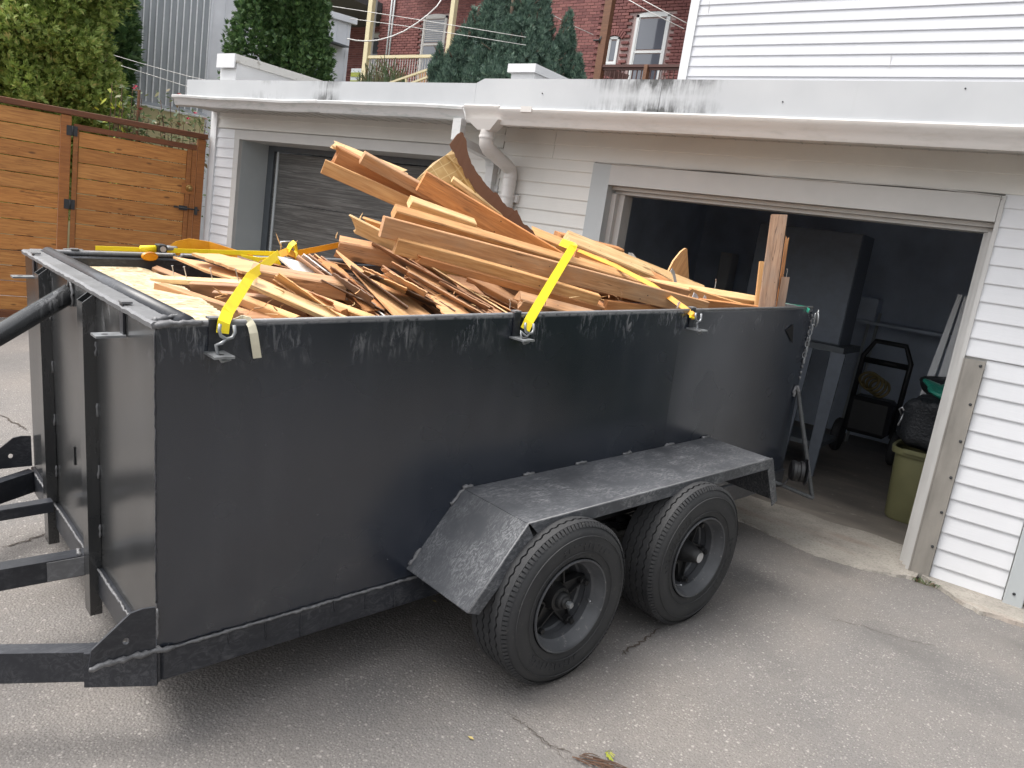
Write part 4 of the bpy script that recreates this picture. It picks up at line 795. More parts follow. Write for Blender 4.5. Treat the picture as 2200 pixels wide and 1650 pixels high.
# ================================================================== trees and shrubs
def conifer(name, label, base, lobes, dens, size, leaf, trunk_r, up=.5, spread=.5, seed=0, shape='fan', group=None, jag=.16, cn=.55):
    g = np.random.default_rng(seed); root = thing(name, label, 'tree', base, group=group); base = np.array(base, float)
    V = []; Fc = []; nv = 0
    for (c, rad) in lobes:
        c = np.array(c, float) - base; rad = np.array(rad, float)
        n_ = int(dens * (rad[0] * rad[1] + rad[0] * rad[2] + rad[1] * rad[2]))
        d = g.normal(size=(n_, 3)); d /= np.linalg.norm(d, axis=1)[:, None]
        cone = np.clip(1.0 - cn * np.clip(d[:, 2], 0, 1) ** (1.5 if cn < .6 else .8), .06, 1)
        lumps = 1 + jag * np.sin(d[:, 0] * 7 + d[:, 2] * 9 + seed) * np.sin(d[:, 1] * 8 - d[:, 2] * 6) + jag * .6 * np.sin(d[:, 2] * 17 + d[:, 0] * 13)
        rr = g.uniform(.62, 1.04, n_) ** .6 * lumps
        P = c + d * rad * rr[:, None] * np.stack([cone, cone, np.ones(n_)], 1)
        out = d * np.array([1, 1, .25]); out /= np.linalg.norm(out, axis=1)[:, None] + 1e-9
        ax = out * spread + np.array([0, 0, up]) + g.normal(size=(n_, 3)) * .38; ax /= np.linalg.norm(ax, axis=1)[:, None]
        sd = np.cross(ax, out + g.normal(size=(n_, 3)) * .5); sd /= np.linalg.norm(sd, axis=1)[:, None] + 1e-9
        s = size * g.uniform(.6, 1.35, n_)[:, None]
        k3 = 5 if shape == 'fan' else 4
        for j in range(k3):
            t = (j - (k3 - 1) / 2) / k3
            a2 = ax * math.cos(t * 1.9) + sd * math.sin(t * 1.9); b2 = np.cross(a2, np.cross(ax, sd)); b2 /= np.linalg.norm(b2, axis=1)[:, None] + 1e-9
            lift = np.cross(ax, sd) * (g.uniform(-.18, .18, n_)[:, None] * s)
            w = .125 if shape == 'fan' else .10; l = 1 - .35 * abs(t) * 2
            q0 = P; q1 = P + a2 * s * l * .55 + b2 * s * w + lift * .5; q2 = P + a2 * s * l + lift; q3 = P + a2 * s * l * .55 - b2 * s * w + lift * .5
            V.append(np.stack([q0, q1, q2, q3], 1).reshape(-1, 3)); Fc.append(nv + np.arange(n_ * 4).reshape(-1, 4)); nv += n_ * 4
    V = np.concatenate(V); Fc = np.concatenate(Fc); me = bpy.data.meshes.new('crown')
    me.vertices.add(len(V)); me.vertices.foreach_set('co', V.astype(np.float32).ravel()); me.loops.add(Fc.size); me.loops.foreach_set('vertex_index', Fc.astype(np.int32).ravel())
    me.polygons.add(len(Fc)); me.polygons.foreach_set('loop_start', (np.arange(len(Fc)) * 4).astype(np.int32)); me.update(calc_edges=True); me.materials.append(M[leaf]); link('crown', me, root)
    top = max(c[2] + r_[2] * .8 for c, r_ in lobes) - base[2]; mb = MB(); mb.tube([(0, 0, -.1), (.03, .02, top * .5), (0, 0, top)], [trunk_r, trunk_r * .7, trunk_r * .15], 8)
    for (c, rad) in lobes:
        cc = np.array(c, float) - base; z0 = max(.2, cc[2] - rad[2] * .8)
        mb.tube([(0, 0, z0 * .8), cc * np.array([.7, .7, 0]) + np.array([0, 0, z0 + (cc[2] - z0) * .5]), cc + np.array([0, 0, rad[2] * .6])], [trunk_r * .45, trunk_r * .3, trunk_r * .08], 6)
        for k in range(14):
            a = g.uniform(0, 6.28); zz = cc[2] + rad[2] * g.uniform(-.8, .7); e = cc * np.array([1, 1, 0]) + np.array([math.cos(a) * rad[0] * .8, math.sin(a) * rad[1] * .8, zz + .12]); mb.tube([cc * np.array([.9, .9, 0]) + np.array([0, 0, zz - .1]), e], [trunk_r * .16, trunk_r * .05], 5)
    mb.build('trunk', M['bark'], root, True); return root
p = atd(60, 120, 10.7)
conifer('cedar_tree', 'big bright green cedar rising over the fence at the left edge', (p[0], p[1], 0), [((p[0] + .05, p[1], 3.1), (1.02, .95, 1.9)), ((p[0] + .35, p[1] + .35, 2.6), (.75, .7, 1.05)), ((p[0] - .7, p[1] - .5, 2.9), (.9, .9, 1.6)), ((p[0] + .2, p[1] + .2, 4.4), (.85, .8, 1.2))], 6200, .088, 'leaf_cedar', .14, .30, .75, 1)
p = atd(235, 60, 14.0)
conifer('cedar_tree', 'dark tree in the gap between left cedar and grey sheet-metal wall', (p[0], p[1], 0), [((p[0] - .4, p[1], 4.0), (.62, .6, 2.2)), ((p[0] - 1.2, p[1], 4.4), (.9, .9, 2.2))], 900, .17, 'leaf_cedar2', .12, .3, .7, 5)
p = atd(612, 90, 12.6)
conifer('cedar_tree', 'dense dark cedar with two rounded crowns behind the left garage', (p[0], p[1], 0), [((p[0] - .26, p[1] - .30, 3.9), (.47, .46, 1.35)), ((p[0] + .22, p[1] + .20, 3.75), (.50, .48, 1.5)), ((p[0] + .02, p[1] + .15, 4.75), (.52, .5, .95))], 5200, .08, 'leaf_cedar2', .12, .30, .75, 2)
p = atd(1085, 120, 15.0)
def yl(u, v, w, h, dd=0.0): q = atd(u, v, 15.0 + dd); return ((q[0], q[1], q[2]), (w, w, h))
conifer('yew_tree', 'blue-green yew with many upright tips behind the garage roofs', (p[0], p[1], 0), [yl(1095, 70, .62, 1.1, .3), yl(1030, 130, .5, .85), yl(1150, 120, .52, .95), yl(975, 165, .36, .75, -.2), yl(955, 195, .34, .6, -.3), yl(1205, 150, .36, .85, .1), yl(1085, 175, .7, .8, -.3), yl(1060, 70, .32, .75, -.2), yl(1130, 60, .34, .8, -.1), yl(1235, 175, .22, .45, -.1), yl(1010, 90, .22, .55, -.2), yl(1000, 230, .5, .8), yl(1170, 230, .55, .8), yl(1065, 20, .2, .6), yl(1105, 5, .25, .7, .2), yl(1165, 60, .22, .6), yl(940, 150, .16, .42, -.3), yl(1215, 90, .2, .55), yl(1040, 60, .2, .55, -.3), yl(990, 115, .2, .5, -.3), yl(1085, 110, .25, .6, -.5), yl(1130, 140, .25, .6, -.5), yl(1020, 170, .25, .5, -.5), yl(1180, 170, .25, .5, -.4)], 3600, .10, 'leaf_yew', .12, .9, .45, 3, 'needle', jag=.10, cn=.85)
# added hedge of unseen dark cedars, there for the trailer side to reflect
for i, (x, y) in enumerate(((1.6, 5.9), (2.7, 5.6), (3.8, 5.2), (4.8, 4.6), (5.6, 3.8), (6.2, 2.9), (6.6, 1.9), (6.9, .8), (7.1, -.4))):
    conifer('cedar_tree', ('nearest', 'second', 'third', 'fourth', 'fifth', 'sixth', 'seventh', 'eighth', 'farthest')[i] + ' added unseen hedge cedar for the trailer reflection, counted from the right garage corner', (x, y, gz(y)), [((x, y, 1.6), (.75, .75, 1.75))], 330, .30, 'leaf_cedar2', .1, .3, .7, 20 + i, group='added unseen cedars for the trailer reflection')
# roses, leafy sprays and stake behind the fence
def shrub(name, label, base, canes, nleaf, size, leaf, seed, blooms=(), cat='shrub', stemm='twig'):
    g = random.Random(seed); root = thing(name, label, cat, base); st = MB(); lf = MB(); b = np.array(base, float)
    for (tip, bend) in canes:
        t = np.array(tip, float) - b; P = [np.array([0, 0, 0.]) + t * np.array([.15, .15, 0]), t * .55 + np.array(bend, float), t]; pts = []
        for k in range(9): s = k / 8; pts.append(P[0] * (1 - s) ** 2 + P[1] * 2 * s * (1 - s) + P[2] * s * s)
        st.tube(pts, [.009 * (1 - k / 10) + .002 for k in range(9)], 5)
        for k in range(nleaf):
            s = g.uniform(.45, 1.02); q = P[0] * (1 - s) ** 2 + P[1] * 2 * s * (1 - s) + P[2] * s * s + np.array([g.gauss(0, .07), g.gauss(0, .07), g.gauss(0, .06)])
            a = np.array([g.gauss(0, 1), g.gauss(0, 1), g.gauss(-.2, .6)]); a /= np.linalg.norm(a); sd = np.cross(a, [g.gauss(0, .5), g.gauss(0, .5), 1]); sd /= np.linalg.norm(sd); l = size * g.uniform(.6, 1.3)
            lf.add([q, q + a * l * .4 + sd * l * .26, q + a * l, q + a * l * .4 - sd * l * .26], [(0, 1, 2, 3)])
    st.build('stems', M[stemm], root, True); lf.build('leaves', M[leaf], root, fix=False)
    for q in blooms:
        q = np.array(q, float) - b; mb = MB()
        for k in range(9):
            a = k * 2.4; r_ = .012 + .0035 * k; mb.add([q + np.array([math.cos(a + e) * r_ * f_, math.sin(a + e) * r_ * f_, .02 * f_ - .002 * k]) for e, f_ in ((0, .2), (.7, 1), (1.4, 1), (1.2, .3))], [(0, 1, 2, 3)])
        mb.build('bloom', M['rose'], root, fix=False)
    return root
D = 10.0
def dpt(u, v, d_=D): return atd(u, v, d_)
b = dpt(270, 330, 10.2); b[2] = 0
shrub('rose_bush', 'rose bush with pink bloom beside the brown stake behind the fence', b, [(dpt(262, 180), (0, 0, .2)), (dpt(285, 192), (0, 0, .3)), (dpt(305, 210), (0, 0, .2)), (dpt(275, 245), (0, 0, .2)), (dpt(255, 250), (0, 0, .2)), (dpt(320, 255), (.1, 0, .3)), (dpt(290, 235), (0, 0, .2)), (dpt(310, 240), (0, 0, .2))], 90, .085, 'leaf_rose', 3, [dpt(292, 186), dpt(288, 190), dpt(303, 234)])
b = dpt(400, 330, 10.2); b[2] = 0
shrub('rose_bush', 'leggy rose bush with hips spreading towards the garage corner', b, [(dpt(345, 215), (0, 0, .3)), (dpt(365, 210), (0, 0, .3)), (dpt(385, 220), (0, 0, .3)), (dpt(350, 250), (0, 0, .3)), (dpt(395, 250), (0, 0, .2)), (dpt(420, 262), (0, 0, .2)), (dpt(443, 262), (0, 0, .2)), (dpt(430, 275), (0, 0, .15)), (dpt(448, 285), (0, 0, .1)), (dpt(360, 270), (0, 0, .1)), (dpt(410, 280), (0, 0, .1)), (dpt(340, 240), (0, 0, .2))], 70, .075, 'leaf_rose', 5, [dpt(385, 203), dpt(419, 243), dpt(404, 255)])
b = dpt(230, 330, 10.0); b[2] = 0
shrub('sapling', 'lime green young shoots between the left cedar and the rose bush', b, [(dpt(241, 178, 9.9), (0, 0, .3)), (dpt(262, 197, 9.9), (0, 0, .3)), (dpt(250, 205, 9.9), (0, 0, .2)), (dpt(265, 225, 9.9), (0, 0, .2))], 13, .12, 'leaf_lime', 6)
q = dpt(299, 193, 9.95); o = MB().cbox(-.018, .018, -.012, .012, 0, q[2], .002).build('stake', M['brown_post']); o.location = (q[0], q[1], 0); tag(o, 'brown wooden stake standing behind the gate', 'stake')
# ================================================================== trailer
T = thing('dump_trailer', 'black steel tandem-axle dump trailer loaded with scrap lumber, backed to the garage', 'trailer', mat4=TM)
P_ = M['paint']
# body: near side of two sheets, front, far side, tailgate, floor
def panel(name, x0, x1, z0, z1, y0, y1, m, nx=40, nz=14, amp=.0016, seed=1):
    g = np.random.default_rng(seed); ph = g.uniform(0, 6.28, 6); mb = MB(); vs = []
    def f(x, z): e = min(1, (x - x0) * 8, (x1 - x) * 8, (z - z0) * 8, (z1 - z) * 8); return amp * max(0, e) * (math.sin(2.3 * x + ph[0]) * math.sin(4.1 * z + ph[1]) + .6 * math.sin(5.1 * x + ph[2] + 2 * z) + .5 * math.sin(6 * z + ph[3] - x))
    for yy in (y0, y1):
        for j in range(nz + 1):
            for i in range(nx + 1): x = x0 + (x1 - x0) * i / nx; z = z0 + (z1 - z0) * j / nz; vs.append((x, yy + f(x, z), z))
    n1 = nx + 1; n2 = n1 * (nz + 1); fs = []
    for j in range(nz):
        for i in range(nx): a = j * n1 + i; fs += [(a, a + 1, a + n1 + 1, a + n1), (n2 + a, n2 + a + n1, n2 + a + n1 + 1, n2 + a + 1)]
    for i in range(nx): a = i; b = nz * n1 + i; fs += [(a, n2 + a, n2 + a + 1, a + 1), (b, b + 1, n2 + b + 1, n2 + b)]
    for j in range(nz): a = j * n1; b = a + nx; fs += [(a, a + n1, n2 + a + n1, n2 + a), (b, n2 + b, n2 + b + n1, b + n1)]
    return mb.add(vs, fs).build(name, m, T, 30)
panel('side_panel', 0, 2.458, 0, TH, 0, .010, P_, 50, 16, .0022, 1)
panel('side_panel', 2.462, TL, 0, TH, .002, .012, P_, 30, 16, .0022, 2)
panel('side_panel', 0.01, TL, 0, TH, TW - .01, TW, P_, 50, 10, .001, 3)
fp = MB(); nv = 24; vs = []
for xx in (0.0, .010):
    for j in range(13):
        for i in range(nv + 1):
            y = TW * i / nv; z = TH * j / 12; e = max(0, min(1, y * 6, (TW - y) * 6, z * 6, (TH - z) * 6)); vs.append((xx + e * (.004 * math.sin(4.2 * y + 1) * math.sin(3.3 * z) + .0018 * math.sin(11 * y + 4 * z)), .011 + y * (TW - .022) / TW, z))
n1 = nv + 1; n2 = n1 * 13
fs = [q for j in range(12) for i in range(nv) for a in (j * n1 + i,) for q in ((a, a + n1, a + n1 + 1, a + 1), (n2 + a, n2 + a + 1, n2 + a + n1 + 1, n2 + a + n1))]
fp.add(vs, fs).build('front_panel', M['paint_front'], T, 30)
MB().box(.012, TL - .03, .012, TW - .012, -.012, 0.0).build('floor', M['paint_frame'], T)
MB().box(TL - .028, TL, .014, TW - .014, 0, TH - .03).build('tailgate', P_, T)
MB().box(TL - .045, TL + .005, .014, TW - .014, TH - .029, TH - .004).build('tailgate_rail', M['worn_rim'], T)
# top rails
def rail(path, r_, name, m): return MB().tube(path, r_, 10).build(name, m, T, True)
rail([(0.08, .008, TH), (TL * .5, .010, TH + .001), (TL, .008, TH - .002)], .0095, 'top_rail', M['worn_rim'])
rail([(0.02, TW - .008, TH), (TL, TW - .008, TH)], .012, 'top_rail', M['worn_rim'])
MB().cbox(.04, TL - .05, TW - .055, TW - .012, TH - .115, TH - .014, .006).build('inner_rail', M['paint_frame'], T)
# front cap plate, wrinkled edge, and round bar behind it
g = np.random.default_rng(4); mb = MB(); vs = []; ny = 60
for i in range(ny + 1):
    y = TW * i / ny; j = g.uniform(-.0022, .0022); vs += [(-.010 + j, y, TH - .012), (-.012 + j * .6, y, TH + .001 + j), (-.004, y, TH + .008 + j * .5), (.055, y, TH + .008 + g.uniform(-.001, .001)), (.060, y, TH + .001), (.058, y, TH - .004)]
mb.add(vs, [(i * 6 + k, i * 6 + (k + 1) % 6, i * 6 + 6 + (k + 1) % 6, i * 6 + 6 + k) for i in range(ny) for k in range(6)] + [(0, 1, 2, 3, 4, 5), tuple(range(ny * 6, ny * 6 + 6))[::-1]]); mb.build('front_cap', M['worn_rim'], T, 40)
MB().tube([(.090, .015, TH - .006), (.090, TW - .02, TH - .006)], .030, 14).build('front_bar', M['paint_frame'], T, True)
def bead(path, r_, seed, m='weld', parent=None):
    gg = random.Random(seed); pts = []; rs = []
    for a, b in zip(path[:-1], path[1:]):
        a, b = np.array(a, float), np.array(b, float); k = max(2, int(np.linalg.norm(b - a) / .012))
        for i in range(k): pts.append(a + (b - a) * i / k + np.array([gg.gauss(0, r_ * .2) for _ in range(3)])); rs.append(r_ * gg.uniform(.6, 1.25))
    pts.append(np.array(path[-1], float)); rs.append(r_ * .6); return MB().tube(pts, rs, 6).build('weld_bead', M[m], parent or T, True)
bead([(-.006, .004, TH - .005), (.05, -.004, TH + .004), (.13, -.003, TH + .004)], .010, 1); bead([(0.0, .02, TH + .010), (.05, .05, TH + .012), (.1, .05, TH + .02)], .008, 2)
bead([(-.001, -.001, .16), (-.001, -.001, TH - .02)], .003, 3, 'paint_frame')
# corner bits at far end
MB().box(.16, .24, TW - .006, TW + .03, TH + .006, TH + .014).build('bracket_plate', M['worn_rim'], T)
# front ribs (folded channels)
for y0 in (.628, 1.317):
    rb = MB(); rb.box(-.042, -.001, y0, y0 + .004, -.19, .985); rb.box(-.042, -.038, y0 + .0045, y0 + .068, -.19, .985); rb.box(-.042, -.001, y0 + .0685, y0 + .0725, -.19, .985)
    rb.prism([(-.042, y0, .985), (-.001, y0, .985), (-.001, y0, 1.018)], (0, .004, 0)); rb.prism([(-.042, y0 + .0685, .985), (-.001, y0 + .0685, .985), (-.001, y0 + .0685, 1.018)], (0, .004, 0))
    rb.build('rib', M['paint_front'], T)
    for z in (.12, .35, .58, .80): bead([(-.003, y0 - .002, z), (-.003, y0 - .002, z + .05)], .0045, int(z * 100))
MB().box(-.009, .002, .960, .974, .29, .365).build('slot_dark', M['void'], T)  # solid black strip painted for the darkness of an open slot
# diagonal pipe brace
br = MB().tube([(.0, .97, .968), (-1.36, .92, .10)], .036, 20).build('brace_pipe', M['paint_front'], T, True)
bead([(-.004, .97 + .040 * math.cos(a), .965 + .046 * math.sin(a)) for a in np.linspace(0, 6.28, 14)], .006, 8)
# tie brackets
def bracket(p, ax, out, hook=True):
    p, ax, out = (np.array(k, float) for k in (p, ax, out)); up = np.array([0, 0, 1.0])
    b = MB().obox(p + up * -.035 + out * .004, ax * .017, out * .003, up * .048); b = b.build('tie_bracket', M['paint_frame'], T)
    MB().obox(p + up * .016 + out * -.006, ax * .017, out * .016, up * .003).build('lip', M['worn_rim'], b)
    MB().obox(p + up * -.0865 + out * .044, ax * .030, out * .043, up * .0035).build('plate', M['steel'], b)
    MB().lathe([(0, .0042), (.010, .0042), (.010, .0036), (0, .0036)], p + up * -.0865 + out * .055, 'z', 12).build('hole', M['black_plastic'], b)
for x in (.165, 1.365, 2.535): bracket((x, -.001, TH), (1, 0, 0), (0, -1, 0))
for x in (.2, 1.3, 2.5): bracket((x, TW + .001, TH), (1, 0, 0), (0, 1, 0))
for y in (.30, 1.605): bracket((-.001, y, TH), (0, 1, 0), (-1, 0, 0))
# chassis
FRM = M['paint_frame']
MB().cbox(0.012, TL, -.006, .05, -.118, -.004, .006).build('frame_rail', FRM, T)
MB().cbox(0.012, TL, TW - .05, TW + .006, -.118, -.004, .006).build('frame_rail', FRM, T)
MB().cbox(-.012, .011, -.006, TW + .006, -.118, -.004, .004).build('frame_rail', FRM, T)
MB().cbox(TL + .001, TL + .03, 0, TW, -.118, -.004, .004).build('frame_rail', FRM, T)
for x in (.6, 1.2, 1.8, 2.4, 3.0): MB().box(x, x + .05, .051, TW - .051, -.10, -.014).build('cross_member', FRM, T)
bead([(.03, -.007, -.006), (1.1, -.007, -.006)], .0055, 11); bead([(-.014, .05, -.004), (-.014, TW - .1, -.004)], .005, 12)
for k in range(7): x = .22 + k * .13; bead([(x, -.007, -.008), (x + .004, -.008, -.05 - .03 * (k % 3))], .003, 40 + k, 'paint_frame')
def tongue(p, q): return MB().beam(p, q, .052, .102).build('tongue_beam', FRM, T)
tongue((-.014, .035, -.058), (-1.42, .86, -.058)); tongue((-.014, TW - .035, -.058), (-1.42, TW - .86, -.058))
tb = MB().beam((-.014, .745, -.022), (-1.3, .83, -.022), .065, .082).build('tongue_beam', FRM, T)
MB().beam((-.02, .711, -.022), (-.16, .719, -.022), .004, .074).build('patch_plate', M['worn_rim'], tb)
bead([(-.05, .72, .020), (-.05, .77, .022)], .009, 14)
an = MB(); an.beam((-.045, 1.205, .060), (-.27, 1.20, .060), .05, .004); an.beam((-.045, 1.180, .038), (-.27, 1.175, .038), .004, .042); an.build('angle_stub', FRM, T)
MB().cbox(-1.62, -1.40, TW / 2 - .05, TW / 2 + .05, -.10, -.02, .01).build('coupler', FRM, T)
MB().tube([(-1.36, TW / 2, .12), (-1.36, TW / 2, -.34)], .03, 12).build('jack_leg', FRM, T, True)
MB().lathe([(0, -.005), (.09, -.005), (.09, .005), (0, .005)], (-1.36, TW / 2, -.345), 'z', 20).build('jack_foot', FRM, T)
# gussets over the tongue at both corners
def gusset(y0, y1):
    pts = [(-.006, 0.0), (-.006, .150), (-.045, .155), (-.078, .150), (-.185, .062), (-.195, .006)]
    hole = [(-.092 + .010 * math.cos(a), .062 + .012 * math.sin(a)) for a in np.linspace(0, 2 * math.pi, 11)[:-1]]
    bm = bmesh.new(); ov = [bm.verts.new((x, y0, z)) for x, z in pts]; hv = [bm.verts.new((x, y0, z)) for x, z in hole]
    ed = [bm.edges.new((ov[i], ov[(i + 1) % len(ov)])) for i in range(len(ov))] + [bm.edges.new((hv[i], hv[(i + 1) % len(hv)])) for i in range(len(hv))]
    r_ = bmesh.ops.triangle_fill(bm, edges=ed, use_beauty=True); fs_ = [f for f in r_['geom'] if isinstance(f, bmesh.types.BMFace)]
    ex = bmesh.ops.extrude_face_region(bm, geom=fs_); bmesh.ops.translate(bm, verts=[v for v in ex['geom'] if isinstance(v, bmesh.types.BMVert)], vec=(0, y1 - y0, 0)); bmesh.ops.recalc_face_normals(bm, faces=bm.faces)
    me = bpy.data.meshes.new('gusset'); bm.to_mesh(me); bm.free(); me.materials.append(FRM); return link('gusset', me, T)
gusset(-.010, -.002); bead([(-.195, -.012, .004), (-.1, -.014, .006), (0.0, -.012, .002), (.05, -.01, -.004)], .010, 21); gusset(TW + .002, TW + .010)
bead([(-.002, -.012, .04), (-.002, -.012, .145)], .004, 22); MB().beam((.010, .010, -.061), (-.17, .116, -.061), .064, .116).build('corner_plate', FRM, T)
# fenders
def fender(s, yb):
    # s=-1 near side (outwards is -Y)
    x0, x1, xf, xr = 1.175, 2.86, .925, 2.985; zt, zf, zr = .326, .040, .075; w = .388; th = .004
    g_ = MB()
    def strip(a, b, m=14):
        for i in range(m):
            t0, t1 = i / m, (i + 1) / m; pa = np.array(a) * (1 - t0) + np.array(b) * t0; pb = np.array(a) * (1 - t1) + np.array(b) * t1
            yy = (yb, yb + s * w); g_.add([(pa[0], yy[0], pa[1]), (pb[0], yy[0], pb[1]), (pb[0], yy[1], pb[1]), (pa[0], yy[1], pa[1]), (pa[0], yy[0], pa[1] - th), (pb[0], yy[0], pb[1] - th), (pb[0], yy[1], pb[1] - th), (pa[0], yy[1], pa[1] - th)], [(0, 1, 2, 3), (7, 6, 5, 4), (0, 4, 5, 1), (2, 6, 7, 3)] + ([(0, 3, 7, 4)] if i == 0 else []) + ([(1, 5, 6, 2)] if i == m - 1 else []))
    strip((x0, zt), (x1, zt)); f_ = g_.build('fender', M['paint_fender'], T)
    g_ = MB(); strip((xf, zf), (x0 - .002, zt - .001), 5); g_.build('front_flap', M['paint_fender'], f_); g_ = MB(); strip((x1 + .002, zt - .001), (xr, zr), 4); g_.build('rear_flap', M['paint_fender'], f_)
    yo = yb + s * w; lip = .048
    def lipb(a, b, na, nb, nm):
        MB().prism([(a[0], yo + s * .001, a[1]), (b[0], yo + s * .001, b[1]), (nb[0], yo + s * .004, nb[1]), (na[0], yo + s * .004, na[1])], (0, s * .004, 0)).build(nm, M['paint_fender'], f_)
    lipb((x0 + .004, zt), (x1 - .004, zt), (x0 + .05, zt - lip), (x1 - .03, zt - lip), 'lip'); lipb((xf, zf), (x0 - .004, zt - .002), (xf + .046, zf - .018), (x0 + .030, zt - lip - .014), 'lip'); lipb((x1 + .004, zt - .002), (xr, zr), (x1 - .035, zt - lip - .01), (xr - .05, zr - .02), 'lip')
    MB().tube([(x0, yo, zt + .001), (x1, yo, zt + .001)], .0035, 6).build('worn_edge', M['worn_rim'], f_, True); MB().tube([(xf, yo, zf + .001), (x0, yo, zt + .001)], .003, 6).build('worn_edge', M['worn_rim'], f_, True)
    for k, (xa, xb_) in enumerate(((1.17, 1.22), (1.5, 1.56), (1.82, 1.89), (2.15, 2.21), (2.48, 2.55), (2.8, 2.86))): bead([(xa, yb + s * .002, zt + .004), (xb_, yb + s * .002, zt + .004)], .009, 60 + k, 'weld', f_)
    bead([(xf + .01, yb + s * .003, zf + .012), (xf + .06, yb + s * .003, zf + .07)], .008, 70, 'weld', f_); bead([(x0 - .06, yb + s * .003, zt - .06), (x0, yb + s * .003, zt + .004)], .008, 71, 'weld', f_)
fender(-1, -.001); fender(1, TW + .001)
# axles, hangers, springs
for (x, z) in ((1.366, -.02), (2.196, -.0195)):
    MB().tube([(x, -.28, z), (x, TW + .28, z)], .038, 14).build('axle', M['dark_iron'], T, True)
for yy in (-.14, TW + .14):
    for (x, z) in ((1.366, -.02), (2.196, -.0195)):
        sp = MB()
        for k in range(3): sp.tube([(x - .36 + k * .08, yy, z + .10 - .012 * k), (x - .18, yy, z + .065 - .012 * k), (x, yy, z + .055 - .012 * k), (x + .18, yy, z + .065 - .012 * k), (x + .36 - k * .08, yy, z + .10 - .012 * k)], .012, 6)
        sp.build('leaf_spring', M['dark_iron'], T)
    for x in (1.13, 1.78, 2.58): MB().prism([(x - .05, yy - .02, .12), (x + .05, yy - .02, .12), (x + .035, yy - .02, -.03), (x - .035, yy - .02, -.03)], (0, .04, 0)).build('hanger', M['dark_iron'], T)
    MB().cbox(1.10, 2.62, yy - .03, yy + .03, .11, .15, .004).build('hanger_rail', M['dark_iron'], T)
# wheels: local y = 0 at the outer sidewall plane, pointing inboard
RO = .335; TWD = .205
def tyre_mesh():
    mb = MB(); prof = [(.188, .012), (.196, -.002), (.215, -.004), (.255, -.010), (.292, -.006), (.312, .004), (.323, .016), (RO - .010, .024), (RO - .010, TWD - .024), (.323, TWD - .016), (.29, TWD + .006), (.25, TWD + .010), (.21, TWD + .004), (.188, TWD - .012)]
    mb.lathe(prof, (0, 0, 0), 'y', 96)
    Nn = 208; bands = [(.018, .046), (.052, .082), (.088, .117), (.123, .153), (.159, .187)]
    for bi, (a, b) in enumerate(bands):
        vs = []; 
        for k in range(Nn):
            t = 2 * math.pi * k / Nn; zg = .003 * (1 if (k // 2) % 2 else -1); za = zg if bi > 0 else 0; zb2 = zg if bi < 4 else 0
            for yy, rr_ in ((a + za, RO - .012), (a + za + .001, RO), (b + zb2 - .001, RO), (b + zb2, RO - .012)): vs.append((rr_ * math.cos(t), yy, rr_ * math.sin(t)))
        mb.add(vs, [(k * 4 + i, k * 4 + i + 1, ((k + 1) % Nn) * 4 + i + 1, ((k + 1) % Nn) * 4 + i) for k in range(Nn) for i in range(3)])
    for k in range(110):       # shoulder lugs
        t0 = 2 * math.pi * k / 110; t1 = t0 + 2 * math.pi / 110 * .68
        for yo_, sg in ((0.0, 1), (TWD, -1)):
            q = [(RO - .001, .018), (RO - .008, .010), (.318, .004)]; vs = []
            for t in (t0, t1):
                for r_, h in q: vs.append((r_ * math.cos(t), yo_ + sg * h, r_ * math.sin(t)))
                vs.append(((RO - .014) * math.cos(t), yo_ + sg * .026, (RO - .014) * math.sin(t)))
            mb.add(vs, [(0, 1, 5, 4), (1, 2, 6, 5), (0, 3, 2, 1), (4, 5, 6, 7)])
    for rr_ in (.222, .287): mb.lathe([(rr_ - .0015, -.009), (rr_, -.0118), (rr_ + .0015, -.009)], (0, 0, 0), 'y', 96)
    g_ = random.Random(2)    # low raised maker's marks, too worn to read
    for base in (60, 235):
        for k in range(11):
            t = R(base + k * 6.2); 
            for dr, hh in ((.236, .004), (.246, .006), (.256, .004)):
                if g_.random() < .75:
                    e = .0065 * g_.uniform(.4, 1); mb.obox((dr * math.cos(t), -.0112, dr * math.sin(t)), np.array([math.cos(t), 0, math.sin(t)]) * hh, (0, .0012, 0), np.array([-math.sin(t), 0, math.cos(t)]) * e)
    return mb.mesh('tyre', M['rubber'], 35)
def rim_mesh():
    prof = [(.186, .006), (.192, -.006), (.190, -.012), (.184, -.010), (.180, .004), (.174, .010), (.170, .030), (.158, .040), (.155, .070), (.160, .076), (.158, .100), (.150, .106), (.148, .165), (.168, .180), (.186, .19), (.192, .20)]
    return MB().lathe(prof, (0, 0, 0), 'y', 72).mesh('rim', M['rim'], 40)
def hub(long_, nm='hub'):
    mb = MB(); yc = .115
    if long_: mb.lathe([(0, -.010), (.026, -.010), (.030, -.004), (.036, .02), (.046, .05), (.055, .09), (.062, .13)], (0, 0, 0), 'y', 28)
    else: mb.lathe([(0, .016), (.020, .016), (.024, .020), (.026, .028), (.030, .030), (.034, .036), (.036, .050), (.048, .054), (.052, .075), (.060, .10), (.066, .13)], (0, 0, 0), 'y', 28)
    me = mb.mesh(nm, M['dark_iron'], 40); return me
